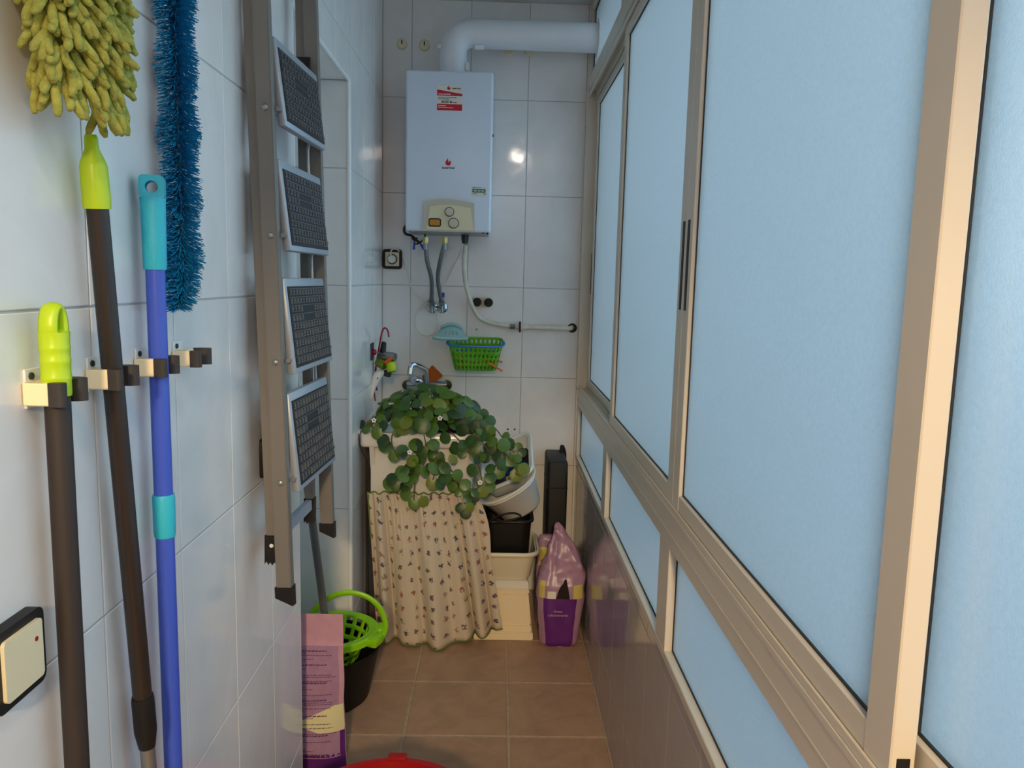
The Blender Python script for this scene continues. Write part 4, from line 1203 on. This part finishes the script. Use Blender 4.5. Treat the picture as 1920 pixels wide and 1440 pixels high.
lid = thing('shallow_tray', (.055, 3.085, .206), 'upturned shallow white tray on top of the polystyrene box', 'tray')
frus(-.040, .150, 2.957, 3.213, .206, -.034, .146, 2.962, 3.208, .236, 'tray_base', 'basin', lid, .003)
MB().box((-.041, 2.956, .206), (.151, 3.214, .212), .001).build('tray_lip', 'basin', lid)

def pan(name, label, cat, sections, m, MT, rimw=.010, group=None, n=6):
    """open container: sections are (w, d, r, z) from the bottom to the rim"""
    base = MT @ Vector((0, 0, 0))
    t_ = thing(name, tuple(base), label, cat, group)
    out = [[tuple(MT @ Vector((x, y, z))) for x, y in rrect(w_, d_, r_, n)] for w_, d_, r_, z in sections]
    w_, d_, r_, z = sections[-1]
    inn = [[tuple(MT @ Vector((x, y, z_+.004))) for x, y in rrect(w2-.008, d2-.008, max(.005, r2-.004), n)] for w2, d2, r2, z_ in reversed(sections)]
    inn[0] = [tuple(MT @ Vector((x, y, z))) for x, y in rrect(w_-.008, d_-.008, max(.005, r_-.004), n)]
    MB().rings(out+inn).build('shell', m, t_, 50)
    g = MB(); ol = rrect(w_+rimw, d_+rimw, r_+rimw/2, n)
    g.tube([tuple(MT @ Vector((x, y, z-.004))) for x, y in ol], rimw*.55, 8, loop=True, flat=1.3); g.build('rim', m, t_, 60)
    return t_
T = Matrix.Translation
pan('dishpan', 'ivory rectangular dishpan on the upturned white tray', 'basin', [(.200, .210, .035, 0), (.214, .224, .04, .012), (.252, .270, .05, .118)], 'basin2', T((.052, 3.085, .2365)), .014)
bk = pan('black_bucket', 'black plastic bucket standing in the ivory dishpan', 'bucket', [(.150, .170, .03, 0), (.165, .185, .035, .01), (.188, .215, .04, .238)], 'black', T((.062, 3.075, .2450)), .010)
hp = [q_(912, 985, 2.955), q_(925, 972, 2.945), q_(945, 964, 2.94), q_(965, 962, 2.945), q_(977, 968, 2.955), q_(965, 973, 2.95), q_(945, 977, 2.945), q_(928, 980, 2.95)]
MB().tube(bez(hp, 5), .0036, 8).build('wire_handle', 'blackmatte', bk)
# grey-white tub lying tilted on the bucket
TT = T((.118, 3.080, .503)) @ Matrix.Rotation(math.radians(-30), 4, 'Y') @ Matrix.Rotation(math.radians(8), 4, 'X')
pan('oval_tub', 'tilted white oval tub lying on the black bucket', 'tub', [(.160, .170, .07, 0), (.178, .190, .08, .010), (.234, .284, .105, .118), (.242, .292, .108, .120), (.244, .294, .108, .138)], 'basin', TT, .008)
# slanted white tray in the tub
a_, b_, c_ = aY(984, 812, 3.22), aY(997, 885, 2.985), aY(903, 925, 3.04)
ex = (b_-c_).normalized(); ey = (a_-b_); ey = (ey-ex*ey.dot(ex)).normalized(); ez = ex.cross(ey)
wT, dT = (b_-c_).length, (a_-b_).dot(ey)
MTt = Matrix((ex, ey, ez)).transposed().to_4x4(); MTt.translation = c_+ex*wT/2+ey*dT/2-ez*.070
pan('laundry_tray', 'slanted white tray of clothes resting in the oval tub', 'tray', [(wT-.05, dT-.05, .025, 0), (wT-.035, dT-.035, .03, .006), (wT-.014, dT-.014, .032, .070)], 'basin', MTt, .013)
def lump(name, label, c, r, m, sx, sy, sz, seed):
    g = MB(); bmesh.ops.create_icosphere(g.bm, subdivisions=4, radius=1)
    from mathutils import noise
    for v in g.bm.verts:
        n = noise.noise(v.co*1.6+Vector((seed, 0, 0)))*.32+abs(noise.noise(v.co*4.2+Vector((0, seed, 0))))*.20
        v.co = v.co*(1+n)
    g.xf(MTt @ T(c) @ Matrix.Diagonal((r*sx, r*sy, r*sz, 1)))
    tag(g.build(name, m, None, 60), label, 'cloth', 'crumpled clothes in the slanted tray')
lump('folded_cloth', 'crumpled dark grey cloth at the left end of the slanted tray', (-wT*.30, -dT*.20, .045), .040, 'cloth_grey', 1.1, 1.1, .75, 3)
lump('folded_cloth', 'crumpled blue cloth at the right end of the slanted tray', (wT*.24, -dT*.22, .040), .036, 'cloth_blue', 1.2, .9, .7, 9)
lump('folded_cloth', 'crumpled black cloth above the blue one in the slanted tray', (wT*.27, dT*.08, .042), .036, 'cloth_black', 1.0, 1.2, .7, 14)
lump('folded_cloth', 'crumpled navy cloth behind the leaves in the slanted tray', (-wT*.10, dT*.05, .035), .042, 'cloth_blue', 1.1, 1.2, .6, 21)

# black upright case
cs = thing('black_case', (.272, 3.295, 0), 'tall narrow black case standing against the back wall', 'case')
MB().box((.230, 3.175, 0), (.313, 3.425, .676), .010, 3).build('body', 'blackmatte', cs)
MB().box((.229, 3.1735, .560), (.314, 3.427, .566), .0015).build('seam', 'black', cs)
MB().tube(bez([(.298, 3.36, .676), (.302, 3.38, .700), (.308, 3.40, .694), (.318, 3.405, .66), (.3165, 3.40, .60)], 5), .008, 8, flat=.5).build('strap', 'cloth_black', cs)

# ------------------------------------------------------------------ litter bags
M['lilac'] = mat('lilac_bag_film', (166, 130, 160), .32, var=.10, scale=30, bump=.5, bscale=22)
M['pinkfilm'] = mat('pink_bag_film', (196, 150, 168), .30, var=.06, scale=30, bump=.35, bscale=18)
M['purple'] = mat('purple_print', (96, 34, 124), .35, bump=.35, bscale=22)
M['yellowp'] = mat('pale_yellow_print', (206, 192, 104), .35)
M['paleyellow'] = mat('cream_yellow_print', (220, 214, 166), .4)
M['print'] = mat('violet_print', (92, 52, 110), .5)
def decal(f, u0, u1, v0, v1, nu, nv, name, m, par, lift=.0012, poly=None):
    """flat print that follows the surface f(u, v) on its camera side"""
    g = MB()
    def F_(u, v):
        uu = u0+(u1-u0)*u; vv = v0+(v1-v0)*v
        if poly: uu = poly(u, v)
        e = 1e-3; n = (f(uu+e, vv)-f(uu-e, vv)).cross(f(uu, vv+e)-f(uu, vv-e)); n.normalize()
        if n.y > 0: n = -n
        return f(uu, vv)+n*lift
    g.surf(F_, nu, nv); return g.build(name, m, par, 60)
def bag(c, sections, lean=(0, 0)):
    """closed sack surface: f(u, v) with u=.75 facing the camera; sections (z, w, d, dx, dy)"""
    from mathutils import noise
    def f(u, v):
        k = v*(len(sections)-1); i = min(int(k), len(sections)-2); t = k-i; t = t*t*(3-2*t)*.5+t*.5
        z, w_, d_, dx_, dy_ = [sections[i][q]*(1-t)+sections[i+1][q]*t for q in range(5)]
        a = 2*PI*u; ca, sa = math.cos(a), math.sin(a)
        ex_ = .62
        x = math.copysign(abs(ca)**ex_, ca)*w_/2; y = math.copysign(abs(sa)**ex_, sa)*d_/2
        p = Vector((c[0]+x+dx_, c[1]+y+dy_, c[2]+z))
        n = (noise.noise(p*16)*.006+(noise.noise(Vector((p.x*38, p.y*38, p.z*13)))*.011+.012*math.sin(p.x*95+p.z*60)*abs(noise.noise(p*20)))*min(1, max(0, v-.36)*4))*(1 if v > .02 else 0)
        return p+Vector((ca*n, sa*n, 0))
    return f
SEC = [(0, .135, .085, 0, 0), (.012, .150, .10, 0, 0), (.10, .168, .118, 0, 0), (.20, .190, .120, 0, 0), (.25, .186, .105, .002, 0), (.30, .172, .085, .006, .006), (.35, .142, .066, .008, .01), (.40, .102, .046, .004, .014), (.45, .054, .026, -.004, .02), (.485, .014, .010, -.014, .02)]
f1 = bag((.273, 2.930, .001), SEC)
b1 = thing('litter_bag', (.273, 2.93, 0), 'lilac and purple litter bag with a twisted top by the right wall', 'bag')
g = MB(); g.surf(f1, 80, 70, True)
g.build('sack', 'lilac', b1, 60)
MB().box((.273-.060, 2.93-.036, .0005), (.273+.060, 2.93+.036, .002)).build('base', 'purple', b1, 0)
decal(f1, .65, .83, .0, .345, 14, 16, 'purple_panel', 'purple', b1, .0013)
decal(f1, .585, .66, .345, .49, 8, 6, 'yellow_patch', 'yellowp', b1, .0013)
decal(f1, .80, .90, .345, .46, 8, 6, 'yellow_patch', 'yellowp', b1, .0013)
decal(f1, .685, .735, .345, .40, 6, 4, 'cream_patch', 'sticker_white', b1, .0015)
decal(f1, .742, .775, .345, .50, 6, 6, 'cat_picture', 'soil', b1, .0015, poly=lambda u, v: .758+(u-.5)*(.036*(1-v)+.006))
yT = min(f1(.74, v).y for v in (.18, .22, .28, .3))-.003
text('Arena', .014, (.262, yT, .150), (PI/2, 0, 0), 'lilac', b1, 'lettering')
text('aglomerante', .0155, (.262, yT, .134), (PI/2, 0, 0), 'lilac', b1, 'lettering')
f2 = bag((.238, 3.100, .001), [(0, .09, .05, 0, 0), (.02, .10, .06, 0, 0), (.20, .104, .06, 0, 0), (.32, .098, .05, 0, 0), (.37, .090, .03, 0, 0), (.385, .086, .012, 0, 0)])
b2 = thing('litter_bag', (.238, 3.10, 0), 'second lilac bag half hidden behind the twisted litter bag', 'bag')
g = MB(); g.surf(f2, 32, 20, True); g.build('sack', 'lilac', b2, 60)
decal(f2, .60, .90, .50, .68, 10, 6, 'yellow_patch', 'yellowp', b2)

# tall pink pouch in the doorway
from mathutils import noise
PX0, PX1 = -.640, -.419
def fp(u, v):
    x = PX0+(PX1-PX0)*u; z = .002+v*.472
    bul = .034*(1-(2*u-1)**4)*max(0, 1-max(0, v-.10)/.75)**.8*min(1, .55+v*4)
    y = 2.118-.012*v-bul-.002+noise.noise(Vector((x*14, z*14, 3)))*.0035*min(1, bul/.01)
    x += .006*max(0, .45-v)*4*(u-.3)+noise.noise(Vector((z*9, u, 8)))*.003
    return Vector((x, y, z))
pb_ = thing('pink_pouch', (-.53, 2.11, 0), 'tall pink and lilac printed pouch standing beside the wall corner', 'bag')
g = MB()
g.surf(fp, 24, 40)
g.surf(lambda u, v: Vector((fp(u, v).x, 2.118-.012*v+(2.118-.012*v-fp(u, v).y)*.6, fp(u, v).z)), 24, 40)
g.surf(lambda u, v: fp(1, v).lerp(Vector((fp(1, v).x, 2.1205-.012*v, fp(1, v).z)), u), 1, 40)
g.build('pouch', 'pinkfilm', pb_, 60)
decal(fp, .02, .94, .09, .80, 16, 24, 'lilac_panel', 'lilac', pb_, .0010)
decal(fp, .02, .995, .0, .27, 16, 16, 'purple_field', 'purple', pb_, .0007)
decal(fp, .45, .99, .255, .425, 12, 14, 'yellow_leaf', 'paleyellow', pb_, .0014, poly=lambda u, v: .99-(1-u)*((.30+.32*v/.35) if v < .35 else (.62-.10*v if v < .5 else .40*(1-v)/.5+.10)))
MB().tube([fp(k/12, .805)+Vector((0, -.0012, 0)) for k in range(13)], .0015, 6).build('seal_line', 'pinkfilm', pb_)
rg = random.Random(21)
g = MB()
v = .765; row = 0
while v > .10:
    blk = row % 7
    u = .36
    ue = (.80 if blk in (0,) else rg.choice((.52, .62, .84, .86, .9)) if row % 3 else .46)
    while u < ue:
        wd_ = rg.uniform(.015, .05); a_, b_ = u, min(u+wd_, ue)
        h_ = .0075 if blk == 0 else .0042
        c4 = [fp(a_, v), fp(b_, v+.003), fp(b_, v+h_+.003), fp(a_, v+h_)]
        vv = [g.bm.verts.new(tuple(p+Vector((0, -.0022, 0)))) for p in c4]; g.bm.faces.new(vv); u += wd_+.008
    v -= .0125 if rg.random() < .75 else .024; row += 1
g.build('fine_print', 'print', pb_, 0)

# ------------------------------------------------------------------ mop bucket with lime wringer, mop
BKc = Vector((-.585, 2.510, 0)); KX_, KY_ = 1.0, .93
mb_ = thing('mop_bucket', (BKc.x, BKc.y, 0), 'black mop bucket with a lime wringer and lime handle', 'bucket')
MB().lathe([(.165, .001), (.172, .006), (.208, .176), (.212, .179), (.212, .187), (.206, .187), (.168, .012), (.10, .010)], (BKc.x, BKc.y, 0), 40, sx=KX_, sy=KY_).build('pail', 'black', mb_, 40)
WC = Vector((BKc.x+.045, BKc.y+.012, 0))
def wf(u, v):
    a = 2*PI*u; r_ = .085+(.128-.085)*v; return Vector((WC.x+r_*math.cos(a), WC.y+r_*math.sin(a)*.95, .128+.105*v))
wr_ = MB().perforated(wf, 18, 3, .30, .30, hole=lambda i, j: True, sq=True).build('wringer', 'lime2', mb_, 60, solid=.0025)
g = MB(); g.lathe([(.085, .127), (.085, .131), (.02, .131)], (WC.x, WC.y, 0), 30, sy=.95, cap0=True); g.build('wringer_base', 'lime2', wr_)
g = MB(); g.lathe([(.128, .232), (.150, .236), (.158, .232), (.160, .214), (.156, .214), (.150, .230), (.130, .226)], (WC.x, WC.y, 0), 40, sy=.95, cap0=False, cap1=False); g.build('wringer_rim', 'lime2', wr_)
for a in (.18, -.35, 2.6):
    c = Vector((WC.x+.165*math.cos(a), WC.y+.157*math.sin(a), .222))
    g = MB().box((-.018, -.030, -.016), (.020, .030, .013), .006, 2).xf(T(c) @ Matrix.Rotation(a, 4, 'Z')); g.build('lug', 'lime2', wr_)
# swing handle
e0, e1 = aY(722, 1184, 2.50), Vector((-.80+.03, 2.50, .215))
hp = [aY(719, 1190, 2.50), aY(723, 1170, 2.50), aY(712, 1140, 2.50), aY(688, 1119, 2.50), aY(655, 1111, 2.50), aY(622, 1118, 2.50), aY(595, 1138, 2.50), aY(575, 1163, 2.50)]
MB().tube(bez([tuple(p) for p in hp], 5), .0060, 10, flat=1.5).build('handle', 'lime2', mb_)
p = aY(719, 1190, 2.50); MB().ball(p, .012, .7, 1, 1.2, 10, 6).build('handle_eye', 'lime2', mb_)
mp = thing('mop', (-.545, 2.46, .14), 'grey mop pole standing in the lime wringer', 'mop')
MB().tube([(-.5445, 2.463, .26), (-.566, 2.012, 1.50)], .0125, 14).build('pole', 'mopgrey' if 'mopgrey' in M else 'steel', mp)
MB().tube([(-.543, 2.475, .20), (-.5445, 2.463, .262)], .020, 12).build('socket', 'black', mp)
g = MB(); rg = random.Random(2)
for k in range(60):
    a = k*2.4; r_ = .06*math.sqrt(k/60)
    g.tube([(-.543+.3*r_*math.cos(a), 2.475+.3*r_*math.sin(a), .21), (-.54+r_*math.cos(a), 2.49+r_*math.sin(a), .17), (-.54+r_*1.1*math.cos(a), 2.50+r_*1.1*math.sin(a), .136)], .005, 5)
o = g.build('mop_strands', 'cloth_grey', mp); o['kind'] = 'stuff'

# ------------------------------------------------------------------ red tub near the camera
rc = Vector((-.232, 1.618, 0))
rtb = thing('red_tub', (rc.x, rc.y, 0), 'red plastic tub on the floor at the bottom edge', 'tub')
MB().lathe([(.165, .001), (.172, .004), (.222, .190), (.236, .196), (.240, .192), (.241, .198), (.236, .203), (.221, .201), (.170, .008), (.05, .006)], (rc.x, rc.y, 0), 56).build('bowl', 'red_tub', rtb, 40)
for a in (PI/2, -PI/2):
    g = MB().box((-.024, -.012, -.004), (.024, .016, .006), .004, 2).xf(T((rc.x+.238*math.cos(a), rc.y+.238*math.sin(a), .201)) @ Matrix.Rotation(a-PI/2, 4, 'Z'))
    g.build('lug', 'red_tub', rtb)

# thin cables at the sink's left edge
cb = thing('white_cable', tuple(aY(672, 812, 2.86)), 'thin white cable lying along the sink left edge', 'cable')
MB().tube(bez([tuple(aY(705, 768, 3.25)), tuple(aY(692, 782, 3.10)), tuple(aY(680, 798, 2.94)), tuple(aY(673, 811, 2.857))], 5), .0022, 8).build('cord', 'white_cable', cb)
MB().ball(aY(673, 811, 2.855), .0045).build('end_bead', 'white_cable', cb)
cb = thing('dark_hose', (-.488, 2.90, 0), 'thin dark hose running down between the sink and the left wall', 'hose')
MB().tube(bez([tuple(aY(672, 814, 2.855)), tuple(aY(675, 838, 2.853)), tuple(aY(686, 862, 2.87)), (-.484, 2.893, .70), (-.484, 2.905, .45), (-.480, 2.91, .02)], 5), [.0022]*10+[.003+.0002*k for k in range(16)], 8).build('hose', 'brownflat', cb)
MB().tube([(-.480, 2.91, .001), (-.480, 2.91, .03)], .009, 10).build('hose_end', 'rubber', cb)
